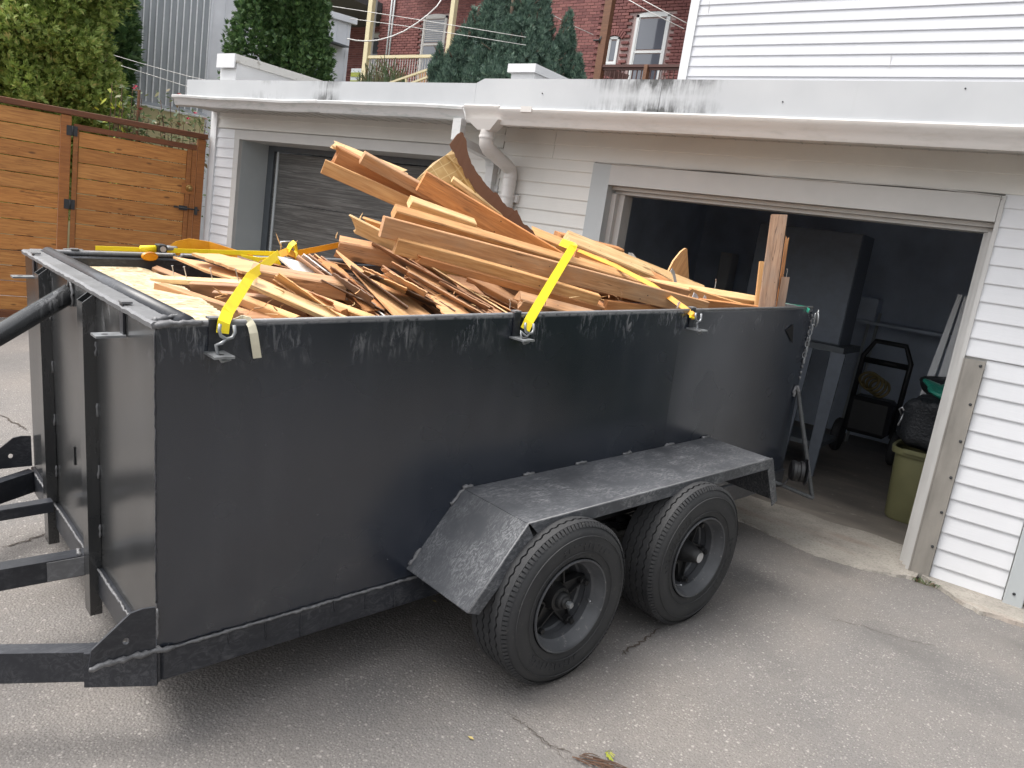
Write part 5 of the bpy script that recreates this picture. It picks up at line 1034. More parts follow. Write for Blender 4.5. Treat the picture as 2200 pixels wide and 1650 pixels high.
def spider():
    mb = MB()
    for k in range(5):
        t = R(90 + 72 * k + 12); c, s_ = math.cos(t), math.sin(t); e1 = np.array([c, 0, s_]); e2 = np.array([-s_, 0, c])
        p = [e1 * .045 + e2 * .040, e1 * .130 + e2 * .022, e1 * .150 + e2 * .020, e1 * .150 - e2 * .020, e1 * .130 - e2 * .022, e1 * .045 - e2 * .040]
        mb.prism([q + np.array([0, .095, 0]) for q in p], (0, .022, 0))
        for sg in (-1, 1): mb.beam(e1 * .05 + e2 * sg * .034 + np.array([0, .088, 0]), e1 * .135 + e2 * sg * .018 + np.array([0, .090, 0]), .007, .02, (0, 1, 0))
    return mb.mesh('spider', M['dark_iron'])
def clampset():
    mb = MB(); t = 0
    e1 = np.array([1.0, 0, 0]); mb.obox((.150, .082, 0), (.014, 0, 0), (0, .012, 0), (0, 0, .018)); mb.lathe([(0, .045), (.011, .045), (.012, .05), (.012, .062), (.0155, .064), (.0155, .072), (0, .072)], (.140, 0, 0), 'y', 6)
    return mb.mesh('lug_clamp', M['dark_iron'])
tm, rm, sm, cm = tyre_mesh(), rim_mesh(), spider(), clampset(); hub_s, hub_l = hub(False), hub(True)
cap_me = MB().lathe([(0, -.0115), (.020, -.0115), (.0245, -.0105), (.0245, -.0098), (0, -.0098)], (0, 0, 0), 'y', 20).mesh('hub_end', M['galv']); nut_me = MB().lathe([(0, -.004), (.012, -.004), (.014, .006), (.014, .016), (0, .016)], (0.003, 0, 0), 'y', 6).mesh('spindle_nut', M['steel'])
dr_me = MB().lathe([(0, .135), (.13, .135), (.135, .14), (.135, .2), (0, .2)], (0, 0, 0), 'y', 32).mesh('drum', M['dark_iron'], 40)
val_me = MB().tube([(.165, .06, 0), (.150, .03, 0), (.148, .022, 0)], .004, 8).mesh('valve_stem', M['galv'], True)
def wheel(x, z, near, longhub, spin):
    w = link('wheel', rm, T); w.location = (x, -.474 if near else TW + .474, z); w.rotation_euler = (0, spin, 0 if near else math.pi)
    for nm, me in (('tyre', tm), ('spider', sm), ('hub', hub_l if longhub else hub_s), ('hub_end' if longhub else 'spindle_nut', cap_me if longhub else nut_me), ('brake_drum', dr_me), ('valve_stem', val_me)): link(nm, me, w)
    for k in range(5): o = link('lug_clamp', cm, w); o.rotation_euler = (0, -R(90 + 72 * k + 12), 0)
for near in (True, False): wheel(1.366, -.020, near, False, .25); wheel(2.196, -.0195, near, True, 2.0)
# tail lamp, rebar stay, chain, black patch for a torn hole
lp = MB().lathe([(0, 0), (.055, 0), (.066, .012), (.066, .03), (.058, .034), (.058, .050), (.066, .055), (.066, .075), (.03, .085), (0, .085)], (0, 0, 0), 'x', 28).build('lamp_housing', M['black_plastic'], T, 30); lp.location = (3.745, -.055, .012); lp.rotation_euler = (0, 0, -.9)
MB().lathe([(0, 0), (.088, 0), (.088, .006), (0, .006)], (.09, 0, 0), 'x', 7).build('lamp_plate', M['paint_frame'], lp); MB().tube([(-.01, -.03, -.05), (-.03, -.05, -.08), (-.05, -.04, -.10), (-.09, -.02, -.12)], .006, 6).build('wire', M['black_plastic'], lp, True)
def rebar(p, q, r_=.0125):
    p, q = np.array(p, float), np.array(q, float); L_ = np.linalg.norm(q - p); k = int(L_ / .0045); pts = [p + (q - p) * i / k for i in range(k + 1)]; return pts, [r_ * (1.0 if i % 3 else 1.22) for i in range(k + 1)]
a, ra = rebar((3.735, -.016, .50), (3.912, -.150, -.172)); MB().tube(a, ra, 8).build('rebar_stay', M['rebar'], T, True)
a, ra = rebar((3.912, -.150, -.172), (3.66, -.01, -.07)); MB().tube(a, ra, 8).build('rebar_stay', M['rebar'], T, True)
bead([(3.735, -.016, .50), (3.72, -.012, .545)], .014, 31); bead([(3.70, -.006, .48), (3.71, -.006, .54), (3.69, -.006, .50)], .010, 32)
def torus(c, r1, r2, q, stretch=1.5):
    mb = MB(); pts = []
    for k in range(15): t = 2 * math.pi * k / 14; pts.append(np.array(c) + np.array(q @ Vector((math.cos(t) * r1, 0, math.sin(t) * r1 * stretch))))
    return mb.tube(pts, r2, 6, False)
gq = random.Random(6)
for k in range(9): torus((TL + .006 - .004 * k, -.018 + .008 * (k % 2), TH - .05 - k * .034), .011, .0035, Quaternion((0, 0, 1), .2 + 1.5 * (k % 2)), 1.7).build('chain_link', M['steel'], T, True)
torus((TL + .02, -.02, TH - .07), .028, .005, Quaternion((0, 0, 1), .9), 1.5).build('latch_ring', M['steel'], T, True); torus((TL + .045, -.012, TH - .05), .022, .005, Quaternion((0, 0, 1), .5), 1.6).build('latch_ring', M['steel'], T, True)
for k in range(12): bead([(TL - .004, -.002, TH - .04 - k * .035), (TL - .006 + gq.uniform(-.006, .006), -.003, TH - .06 - k * .035)], .006, 80 + k)
MB().prism([(3.475, -.001, .895), (3.545, -.001, .93), (3.575, -.001, .815)], (0, -.003, 0)).build('torn_hole_dark', M['void'], T)  # flat black triangle stands for the dark inside a torn hole
# amber reflector on the inside of the far wall
rf = MB().lathe([(0, -.012), (.020, -.011), (.024, 0)], (0, 0, 0), 'y', 20).build('reflector', M['amber'], T, 40); q = tpt(322, 551, TW - .062); rf.location = q; rf.scale = (1.7, 1, .95)
# ================================================================== the load of lumber
def orient(P, Q, roll):
    d = (Q - P) / np.linalg.norm(Q - P); s = np.cross(d, [0, 0, 1.0]); s /= np.linalg.norm(s)
    if s[1] > 0: s = -s
    u = np.cross(s, d); u = u if u[2] > 0 else -u
    r_ = R(roll); return d, math.cos(r_) * s - math.sin(r_) * u, math.cos(r_) * u + math.sin(r_) * s
def place(o, c, d, s, u):
    X, Y_, Z_ = RT @ d, RT @ s, RT @ u
    if np.dot(np.cross(X, Y_), Z_) < 0: Y_ = -Y_
    c = tw(c); o.matrix_world = Matrix([[X[0], Y_[0], Z_[0], c[0]], [X[1], Y_[1], Z_[1], c[1]], [X[2], Y_[2], Z_[2], c[2]], [0, 0, 0, 1]])
_bs = [100]
def board(name, label, a, b, h, w, roll, m, jag=(0, 0), bow=0.0, ext=(0, 0), group=None, cat='board', local=False, taper=1.0):
    P = np.array(a, float) if local else tpt(*a); Q = np.array(b, float) if local else tpt(*b)
    d0 = (Q - P) / np.linalg.norm(Q - P); P = P - d0 * ext[0]; Q = Q + d0 * ext[1]; L_ = np.linalg.norm(Q - P)
    d, s, u = orient(P, Q, roll); _bs[0] += 1; g = random.Random(_bs[0]); c = min(h, w) * .07 + .0008
    hw, hh = w / 2, h / 2; ring = [(-hw + c, -hh), (hw - c, -hh), (hw, -hh + c), (hw, hh - c), (hw - c, hh), (-hw + c, hh), (-hw, hh - c), (-hw, -hh + c)]
    n_ = max(5, int(L_ / .12)); mb = MB(); vs = []; sk0, sk1 = g.uniform(-.06, .06), g.uniform(-.06, .06)
    for i in range(n_ + 1):
        t = i / n_; x = -L_ / 2 + L_ * t; bz = bow * (1 - (2 * t - 1) ** 2); sc_ = 1 - (1 - taper) * t
        for (y, z) in ring:
            dx = 0
            if i == 0: dx = y * sk0 + (g.uniform(-jag[0], jag[0] * .3) if jag[0] else g.uniform(-.001, .001))
            if i == n_: dx = y * sk1 + (g.uniform(-jag[1] * .3, jag[1]) if jag[1] else g.uniform(-.001, .001))
            vs.append((x + dx, y * sc_ + g.uniform(-.0004, .0004), z * sc_ + bz + g.uniform(-.0004, .0004)))
    fs = [(i * 8 + k, i * 8 + (k + 1) % 8, i * 8 + 8 + (k + 1) % 8, i * 8 + 8 + k) for i in range(n_) for k in range(8)]
    # end caps as fans so that broken ends stay solid
    for base, sg in ((0, -1), (n_ * 8, 1)):
        vs.append(tuple(np.mean([vs[base + k] for k in range(8)], axis=0) + np.array([sg * (-.35 * (jag[0] if sg < 0 else jag[1])), 0, 0]))); ci = len(vs) - 1
        fs += [(base + k, base + (k + 1) % 8, ci) for k in range(8)]
    o = mb.add(vs, fs).build(name, M[m]); place(o, (P + Q) / 2, d, s, u); return tag(o, label, cat, group)
def nails(o, L_, spots, h, s=.0022, ln=.05):
    for (x, y, tx) in spots: 
        k = MB().tube([(x, y, h), (x + tx * ln, y, h + ln)], s, 6); k.lathe([(0, -.0008), (.005, -.0008), (.005, .0008), (0, .0008)], (x + tx * ln, y, h + ln), 'z', 8); k.build('nail', M['galv'], o)
def sheet(name, label, pts, th, m, cat='panel', group=None, flip=False, rough=0.0, seed=0, backm=None):
    P = [tpt(*p) for p in pts]; c = np.mean(P, axis=0); n_ = np.zeros(3)
    for i in range(len(P)): n_ += np.cross(P[i] - c, P[(i + 1) % len(P)] - c)
    n_ /= np.linalg.norm(n_); d = P[1] - P[0]; d -= n_ * (d @ n_); d /= np.linalg.norm(d); e = np.cross(n_, d); g = random.Random(seed)
    Q = []
    for i in range(len(P)):
        a, b = P[i], P[(i + 1) % len(P)]; l = np.linalg.norm(b - a); k = max(1, int(l / .02)) if rough else 1
        for j in range(k):
            q = a + (b - a) * j / k; dd = (b - a) / l; pr = np.cross(n_, dd); Q.append(q + (pr * g.uniform(-rough, rough) if rough and j else 0))
    loc = [np.array([(q - c) @ d, (q - c) @ e, (q - c) @ n_]) for q in Q]
    for q in loc: q[2] *= 1.0 if not rough else .6
    mb = MB().prism([(q[0], q[1], q[2] - th / 2) for q in loc], (0, 0, th)); o = mb.build(name, M[m]); place(o, c, d, e, n_); return tag(o, label, cat, group)

# --- broken-up pile below, filling the box
GF = 'scrap pieces lying low under the pile'; LF = 'scrap board lying low in the trailer under the main pile'
g = random.Random(12)
for k in range(74):
    x = g.uniform(.55, 3.45); y = g.uniform(.25, 1.55); ang = g.gauss(-.35, .55); l = g.uniform(.5, 1.15); hx, hy = math.cos(ang) * l / 2, math.sin(ang) * l / 2
    x = min(max(x, abs(hx) + .06), TL - abs(hx) - .08); y = min(max(y, abs(hy) + .05), TW - abs(hy) - .1)
    lvl = g.uniform(.35, .90) if x < 1.0 else g.uniform(.45, .97)
    sec = g.choice(((.038, .089), (.089, .038), (.02, .12), (.038, .14), (.012, .16)))
    board('scrap_board', LF, (x - hx, y - hy, lvl + g.uniform(-.09, .12)), (x + hx, y + hy, lvl + g.uniform(-.13, .05)), sec[0], sec[1], g.gauss(0, 28), g.choice(('w_brown', 'w_dark', 'w_orange', 'w_brown', 'w_fresh', 'w_veneer')), jag=(g.choice((0, .03)), g.choice((0, .03))), group=GF, local=True)

# --- main boards, left end pixel -> right end pixel at their depth across the trailer
board('stud', 'long weathered tan stud on edge, front of pile, notched near its left end', (820, 486, .60), (1475, 655, .12), .089, .040, 6, 'w_brown', ext=(0, .12))
board('stud', 'orange stud directly under the long weathered notched stud', (850, 527, .57), (1282, 648, .20), .070, .040, 14, 'w_fresh', bow=.006)
board('lath', 'thin rough strip under the orange stud, fuzzy lower edge', (900, 555, .52), (1290, 663, .20), .034, .050, 14, 'w_orange', jag=(.02, .02))
board('stud', 'bright stud with sawn end lying above the weathered notched stud', (846, 456, .76), (1340, 600, .46), .058, .062, 34, 'w_fresh', ext=(0, .15))
board('stud_offcut', 'short pale offcut lying on the bright stud, slanted right end', (880, 434, .86), (1017, 483, .80), .045, .060, 30, 'w_pale')
board('joist', 'wide orange joist slanting up left, broad face to the camera', (905, 388, .98), (1200, 562, .66), .105, .042, 12, 'w_orange', ext=(0, .25))
board('lath', 'slim pale batten just above the wide orange joist', (972, 385, 1.06), (1190, 545, .80), .024, .045, 22, 'w_pale', ext=(0, .1))
board('stud', 'greyed stud with nail holes slanting up left in the upper pile', (778, 338, 1.16), (1110, 520, .90), .060, .048, 22, 'w_brown', ext=(0, .25))
board('stud', 'thick orange stud with splintered top end, highest on the left', (722, 336, 1.30), (960, 462, 1.08), .105, .070, 14, 'w_orange', jag=(.03, 0), ext=(0, .35))
board('lath', 'long orange board lowest of the fan, its end farthest left', (694, 357, 1.26), (900, 448, 1.06), .068, .026, 10, 'w_fresh', ext=(0, .35))
board('lath', 'splintered pale top strip on the thick orange stud', (725, 314, 1.34), (860, 368, 1.2), .016, .06, 30, 'w_pale', jag=(.04, .05))
board('beam', 'heavy pale timber with square sawn end right of the yellow strap', (1215, 518, .98), (1450, 612, .66), .085, .115, 38, 'w_pale', ext=(0, .2))
board('beam', 'brown block end lying behind the heavy pale timber', (1195, 512, 1.12), (1330, 545, 1.0), .075, .09, 10, 'w_orange')
board('plank', 'bright plank under the middle strap fold behind the joist', (1150, 503, 1.06), (1330, 575, .80), .035, .085, 35, 'w_fresh', jag=(.04, 0))
board('stud_offcut', 'short pale block with slanted edges below the heavy pale timber', (1243, 566, .72), (1370, 606, .58), .060, .055, 30, 'w_fresh', ext=(0, .1))
board('stud_offcut', 'dark-ended block tucked right of the yellow strap fold', (1232, 545, .88), (1300, 570, .78), .07, .07, 5, 'w_orange', jag=(.015, 0))
board('stud', 'long pale stud reaching to the right rear, broken tip with nails', (1235, 586, .76), (1615, 647, .32), .050, .075, 26, 'w_pale', jag=(0, .05), ext=(.1, 0))
nb = bpy.context.scene.objects[-1]
board('plank', 'brown plank with ragged end lying over the long pale stud', (1365, 608, .48), (1470, 634, .36), .075, .022, 20, 'w_brown', jag=(0, .05), ext=(.2, 0))
board('lath', 'thin strip with pale face slanting behind the long pale stud', (1335, 548, .86), (1460, 640, .55), .022, .05, 30, 'w_pale')
board('stud_offcut', 'squared orange offcut standing against the corrugated card', (1355, 575, .80), (1440, 615, .62), .06, .05, 42, 'w_orange')
board('lath', 'lower right board slanting to the rear corner, left of the upright stud', (1480, 628, .42), (1640, 676, .22), .055, .03, 10, 'w_fresh')
board('lath', 'lowest board at the rear rim below the long pale stud', (1500, 652, .34), (1630, 668, .22), .06, .03, 10, 'w_orange')
board('plank', 'board lying along the rim under the front weathered stud', (1300, 655, .25), (1480, 676, .15), .05, .03, 5, 'w_orange')
board('stud', 'tall upright weathered stud standing in the rear near corner', (1674, 462, .22), (1641, 700, .15), .040, .092, -8, 'w_grey', ext=(0, .55))
board('lath', 'short upright batten left of the tall upright stud', (1637, 562, .30), (1622, 690, .24), .022, .030, 0, 'w_fresh', ext=(0, .5))
board('lath', 'short upright greyed batten right of the tall upright stud', (1688, 596, .15), (1672, 690, .12), .030, .045, 0, 'w_grey', ext=(0, .5))
board('lath', 'splintered strip clinging to the right edge of the tall upright stud', (1690, 520, .20), (1668, 672, .16), .012, .02, 0, 'w_orange', jag=(.04, .04))
board('stud_offcut', 'chopped thick block with chewed end behind the middle strap', (1118, 646, .26), (1290, 690, .12), .055, .085, 25, 'w_brown', jag=(.02, 0))
board('stud_offcut', 'block set crosswise below the front studs near the third hook', (1268, 650, .36), (1330, 700, .18), .06, .05, 15, 'w_orange')
board('plank', 'dark plank sloping down behind the chewed block', (1075, 600, .55), (1250, 690, .2), .05, .10, 20, 'w_dark')
board('plank', 'brown plank sloping under the rough strip towards the middle bracket', (1010, 590, .62), (1200, 690, .3), .03, .10, 28, 'w_brown')
board('post_offcut', 'rough weathered post end with chipped corners left of the fan', (728, 530, 1.06), (890, 562, .86), .085, .095, 14, 'w_brown', jag=(.02, 0), ext=(0, .35))
board('plank', 'pointed pale plank with split left tip above the veneer sheets', (768, 486, .92), (1000, 600, .66), .075, .018, 32, 'w_pale', jag=(.07, 0), ext=(0, .1), taper=.7)
board('plank', 'pale plank tip just behind the split pointed plank', (790, 478, .98), (900, 515, .86), .04, .02, 32, 'w_fresh', jag=(.04, 0))
# left heap
board('stud_offcut', 'short dark-faced stud with ragged sawn end under the left strap', (543, 589, .74), (680, 612, .60), .070, .075, 16, 'w_brown', jag=(.008, 0), ext=(0, .12))
board('lath', 'pale long batten running from the left strap down to the rim', (538, 606, .62), (738, 692, .14), .026, .045, 25, 'w_pale')
board('lath', 'pink-edged thin board beside the long pale batten', (552, 604, .70), (745, 690, .22), .045, .010, 35, 'w_fresh')
board('lath', 'broken pale batten with frayed lower edge right of the long batten', (622, 622, .60), (800, 688, .20), .034, .030, 25, 'w_fresh', jag=(.015, .02))
b30 = board('lath', 'pale split batten with nails standing up beside the strand board', (345, 600, 1.28), (560, 612, .80), .022, .050, 12, 'w_pale', jag=(.05, .02))
nails(b30, .6, ((-.12, 0, 0), (.02, 0, .05), (.16, 0, -.1), (-.2, .01, .1)), .011)
board('plank', 'brown plank under the nailed split batten', (420, 628, 1.05), (620, 640, .62), .10, .02, 30, 'w_veneer')
board('plank', 'reddish plank crossing low under the left strap', (470, 650, .82), (660, 668, .42), .11, .02, 30, 'w_veneer')
board('lath', 'tan batten low left sloping to the rim', (508, 640, .72), (640, 692, .26), .040, .030, 20, 'w_fresh')
board('stud_offcut', 'dark orange block low between the battens near the rim', (640, 660, .50), (740, 690, .28), .09, .04, 8, 'w_orange')
board('plank', 'dark old plank sloping into the hollow, middle of the pile', (890, 620, .60), (1000, 690, .28), .10, .03, 30, 'w_dark')
board('plank', 'second dark old plank sloping into the hollow, nearer the strap', (960, 640, .55), (1090, 690, .25), .08, .03, 30, 'w_dark')
# sheets: panelling leaning over to the right rear
sheet('plywood_sheet', 'upper pale plywood strip with torn edge on the left heap', [(412, 546, 1.36), (470, 549, 1.38), (640, 585, 1.06), (700, 612, .90), (610, 606, .92), (520, 585, 1.06)], .012, 'w_ply', rough=.006, seed=1)
sheet('plywood_sheet', 'pointed pale plywood sheet tip beneath the upper torn strip', [(372, 553, 1.50), (440, 565, 1.40), (545, 598, 1.10), (500, 602, 1.06), (440, 583, 1.26)], .010, 'w_ply', seed=2)
sheet('white_panel', 'white-faced panel sheet leaning in the left heap', [(596, 552, 1.06), (640, 562, 1.02), (690, 583, .92), (752, 645, .60), (712, 640, .60), (665, 612, .76)], .008, 'w_white', rough=.003, seed=3)
sheet('veneer_sheet', 'large tan triangular veneer sheet facing the camera mid pile', [(722, 538, .98), (790, 590, .74), (880, 640, .50), (960, 705, .20), (865, 700, .18), (822, 652, .36), (765, 590, .66)], .007, 'w_ply', seed=4)
k = 0
for (u0, v0, u1, v1, y0, y1, wd, mm, lab) in (
    (640, 548, 830, 690, .96, .26, 13, 'w_veneer', 'thin veneer sheet on edge, first left in the left bundle'),
    (652, 545, 842, 690, .98, .25, 11, 'w_white', 'pale-edged veneer sheet on edge, second in the left bundle'),
    (664, 545, 850, 688, 1.0, .28, 10, 'w_veneer', 'thin veneer sheet on edge, third in the left bundle'),
    (676, 545, 862, 688, 1.0, .30, 10, 'w_brown', 'darker veneer sheet on edge, fourth in the left bundle'),
    (690, 550, 872, 680, 1.0, .33, 9, 'w_veneer', 'thin veneer sheet on edge, fifth in the left bundle'),
    (700, 560, 800, 625, .92, .6, 12, 'w_dark', 'dark veneer sheet beside the tan triangular sheet, short'),
    (822, 570, 1010, 694, .72, .16, 12, 'w_veneer', 'rounded thin strip sloping right of the tan triangular sheet'),
    (842, 562, 1075, 692, .76, .15, 13, 'w_brown', 'grey-brown thin strip sloping, second right of the triangular sheet'),
    (862, 545, 1080, 684, .84, .18, 12, 'w_veneer', 'brown thin strip sloping, third right of the triangular sheet'),
    (800, 520, 1060, 660, .90, .26, 16, 'w_veneer', 'long brown panelling edge below the split pointed plank'),
    (905, 560, 1110, 684, .80, .16, 7, 'w_pale', 'pale torn veneer edge ending at the rim left of the middle strap'),
    (600, 628, 820, 700, .64, .22, 10, 'w_veneer', 'thin brown sheet low behind the frayed batten'),
    (560, 560, 720, 600, 1.2, .9, 9, 'w_veneer', 'thin brown sheet lying behind the white-faced panel'),
    (620, 545, 780, 575, 1.25, .95, 8, 'w_brown', 'flat brown sheet edge behind the left bundle, upper'),
    (630, 555, 760, 590, 1.2, .95, 8, 'w_dark', 'flat dark sheet edge behind the left bundle, lower'),
    (740, 590, 930, 640, .9, .5, 8, 'w_dark', 'dark flat sheet low behind the sloping strips'),
    (830, 590, 1000, 620, .95, .6, 7, 'w_white', 'pale flat sheet edge seen in the hollow mid pile')):
    k += 1; dv = wd; sheet('veneer_strip', lab, [(u0, v0, y0), (u1, v1, y1), (u1 - 8, v1 + dv, y1 + .16), (u0 - 4, v0 + dv * .7, y0 + .14)], .005, mm, rough=.003, seed=20 + k)
sheet('broken_panel', 'wide reddish panel piece lying low beside the strand board', [(470, 652, .86), (590, 640, .80), (705, 692, .36), (560, 694, .30)], .009, 'w_veneer', rough=.006, seed=301)
sheet('broken_panel', 'wide tan broken panel piece left of the white-faced panel', [(548, 572, 1.08), (628, 584, 1.02), (700, 640, .66), (640, 652, .60), (586, 612, .80)], .008, 'w_ply', rough=.006, seed=302)
sheet('broken_panel', 'reddish panel shard in front of the left veneer bundle', [(684, 556, .88), (724, 570, .86), (828, 664, .36), (786, 672, .32)], .006, 'w_orange', rough=.006, seed=303)
sheet('broken_panel', 'tan panel shard leaning below the pointed pale plank', [(872, 572, .74), (916, 582, .74), (1012, 676, .22), (958, 682, .20)], .006, 'w_ply', rough=.006, seed=304)
sheet('broken_panel', 'dark red-brown panel shard in the hollow left of the middle strap', [(960, 590, .66), (1002, 598, .66), (1090, 678, .22), (1046, 684, .20)], .006, 'w_veneer', rough=.006, seed=305)
GV = 'thin broken veneer strips in the sloping bundles'; g = random.Random(77)
for k in range(40):
    t = g.random(); u0 = 570 + 430 * t + g.uniform(-20, 20); v0 = 572 + 30 * abs(t - .35) + g.uniform(-8, 38); du = g.uniform(70, 190); dv = du * g.uniform(.42, .78)
    y0 = g.uniform(.45, .92); y1 = max(.10, y0 - g.uniform(.2, .5)); e = min(1.0, max(.3, (694 - v0) / dv)); wd = g.uniform(5, 15)
    sheet('veneer_scrap', 'thin broken veneer strip packed in the sloping bundles left of the middle strap', [(u0, v0, y0), (u0 + du * e, v0 + dv * e, y1), (u0 + du * e - 6, v0 + dv * e + wd, y1 + .14), (u0 - g.uniform(0, 14), v0 + wd * .8, y0 + .12)], .004, g.choice(('w_veneer', 'w_veneer', 'w_brown', 'w_dark', 'w_ply', 'w_fresh')), rough=.005, seed=200 + k, group=GV)
GS = 'loose splinters scattered over the load'
for k in range(60):
    t = g.random(); u = 430 + 1050 * t; v = 690 - g.uniform(6, 70) * (1 - .3 * t); y = g.uniform(.12, .7); l = g.uniform(.02, .09); a = g.uniform(-1.5, 1.5)
    o = MB().tube([(0, 0, 0), (l * .5 * math.sin(a), g.uniform(-.01, .01), l * .5 * math.cos(a) * .5), (l * math.sin(a), 0, l * math.cos(a) * .5)], [.0028, .0022, .0006], 4).build('loose_splinter', M[g.choice(('w_pale', 'w_fresh', 'w_brown'))]); o.matrix_world = TM @ Matrix.Translation(Vector(tpt(u, v, y))); tag(o, 'loose splinter scattered over the load', 'splinter', GS)
sheet('strand_board', 'pale strand board sheet with printed marks lying across the trailer front', [(190, 577, 1.76), (296, 574, 1.77), (318, 581, 1.73), (330, 588, 1.70), (372, 606, 1.40), (430, 645, .76), (515, 700, .02), (395, 702, .02)], .014, 'osb', 'board', rough=.004, seed=9)
sheet('plywood_fin', 'orange curved plywood fin standing up near the rear', [(1424, 602, .80), (1432, 588, .80), (1446, 560, .80), (1462, 540, .80), (1472, 533, .80), (1475, 534, .80), (1479, 604, .80), (1450, 610, .80)], .012, 'w_ply')
# gold tile-patterned wallboard with torn brown backing
tb_ = sheet('tile_board', 'gold tile-patterned wallboard with torn brown backing, top of pile', [(980, 316, 1.12), (955, 335, 1.16), (930, 350, 1.18), (895, 385, 1.16), (960, 440, 1.02), (1080, 530, .86), (1186, 570, .76), (1128, 528, .84), (1086, 488, .90), (1052, 446, .96), (1020, 406, 1.02), (996, 364, 1.06), (982, 330, 1.10)], .004, 'tile', 'panel')
def backing():
    top = [(984, 292), (992, 287), (1004, 296), (1001, 322), (1012, 350), (1032, 380), (1052, 402), (1070, 418), (1090, 445), (1108, 455), (1120, 478), (1140, 492), (1160, 516), (1190, 545)]
    bot = [(966, 312), (976, 322), (984, 342), (992, 362), (1002, 384), (1016, 404), (1030, 422), (1048, 444), (1066, 468), (1082, 486), (1100, 505), (1124, 526), (1150, 548), (1184, 568)]
    g = random.Random(3); rows = []
    for (a, b) in zip(top, bot):
        yf = lambda u: 1.075 - .34 * (u - 984) / 206; ua, ub = a[0] + g.uniform(-4, 4), b[0] + g.uniform(-3, 3); rows.append((tpt(ua, a[1] + g.uniform(-4, 4), yf(ua)), tpt(ub, b[1] + g.uniform(-3, 3), yf(ub))))
    R2 = []
    for i in range(len(rows) - 1):
        for t in (0, .25, .5, .75): R2.append(tuple(rows[i][j] * (1 - t) + rows[i + 1][j] * t + np.array([0, 0, g.uniform(-.006, .006)]) for j in (0, 1)))
    R2.append(rows[-1]); mb = MB(); vs = []
    for a, b in R2: vs += [a, b, a + np.array([0, .004, 0]), b + np.array([0, .004, 0])]
    k = len(R2); fs = [q for i in range(k - 1) for o_ in (i * 4,) for q in ((o_, o_ + 1, o_ + 5, o_ + 4), (o_ + 2, o_ + 6, o_ + 7, o_ + 3), (o_, o_ + 4, o_ + 6, o_ + 2), (o_ + 1, o_ + 3, o_ + 7, o_ + 5))] + [(0, 2, 3, 1), (k * 4 - 4, k * 4 - 3, k * 4 - 1, k * 4 - 2)]
    mb.add(vs, fs); iv = tb_.matrix_world.inverted() @ TM; mb.v = [tuple(iv @ Vector(v)) for v in mb.v]; return mb.build('torn_backing', M['kraft'], tb_)
backing()
# corrugated card and foil scraps
cd = MB(); P0 = tpt(1392, 578, .74); P1 = tpt(1440, 606, .62)
vs = []
for i in range(25):
    t = i / 24; q = P0 * (1 - t) + P1 * t; z = .012 * (1 if i % 2 else -1); vs += [q + np.array([z * .6, -.01, .012 + z * .3]), q + np.array([z * .6, .10, .028 + z * .3])]
cd.add(vs, [(2 * i, 2 * i + 1, 2 * i + 3, 2 * i + 2) for i in range(24)]); cw = tw((P0 + P1) / 2); cd.v = [tuple(np.array(tw(v)) - cw) for v in cd.v]; o = cd.build('corrugated_card', M['card'], fix=False); o.location = cw; sm_ = o.modifiers.new('thick', 'SOLIDIFY'); sm_.thickness = .003
tag(o, 'tan pleated corrugated card scrap among the rear offcuts', 'card')
for i, (u, v, y, lab) in enumerate(((1195, 545, .70, 'silver paper scrap at the tail of the wide joist'), (1362, 556, .84, 'silver paper scrap on the heavy pale timber'), (1448, 596, .62, 'silver paper scrap left of the plywood fin'), (1498, 646, .36, 'silver foil scrap near the third hook, on the rim boards'), (1515, 646, .34, 'small white paper scrap beside the silver foil near the rim'), (1462, 660, .06, 'white paper tag on the orange strap end'))):
    g = random.Random(50 + i); c = tpt(u, v, y); mb = MB(); l, w_ = (.06, .022) if i < 4 else (.03, .02)
    mb.ribbon([(-l, 0, 0), (-l * .4, .004, .012), (l * .1, 0, .004), (l, -.006, -.012)], (0, .3 * w_, w_ * 1.4), .0012); o = mb.build('paper_scrap', M['foil' if i < 4 else 'w_white']); o.matrix_world = TM @ Matrix.Translation(Vector(c)) @ Matrix.Rotation(g.uniform(.2, .9), 4, 'Y'); tag(o, lab, 'scrap')
# loose splinters and nails sticking up
for i, (u, v, y, l, a, lab) in enumerate(((605, 530, 1.2, .07, -.5, 'broken splinter sticking up at the strap knot'), (625, 535, 1.2, .05, .6, 'second splinter leaning at the strap knot'), (722, 512, 1.06, .03, .1, 'small splinter on the rough post end'), (772, 475, .92, .04, .3, 'splinter curling off the pointed plank tip'), (880, 558, .7, .05, 1.2, 'pale curled splinter on the brown panelling'), (1378, 598, .5, .05, -.8, 'splinter lying near the ragged brown plank'))):
    o = MB().tube([(0, 0, 0), (l * .5 * math.sin(a), 0, l * .5 * math.cos(a)), (l * math.sin(a) + .004, 0, l * math.cos(a))], [.004, .003, .001], 5).build('splinter', M['w_pale']); o.matrix_world = TM @ Matrix.Translation(Vector(tpt(u, v, y))); tag(o, lab, 'splinter')
for i, (u, v, y, lab) in enumerate(((1537, 612, .42, 'bent nail standing on the long pale stud'), (1690, 590, .15, 'bent nail on top of the short greyed batten'), (1095, 660, .3, 'nail sticking up left of the chewed block'))):
    o = MB().tube([(0, 0, -.02), (.002, 0, .02), (-.006, 0, .035)], .0022, 6).build('nail', M['galv']); o.matrix_world = TM @ Matrix.Translation(Vector(tpt(u, v, y))); tag(o, lab, 'nail')

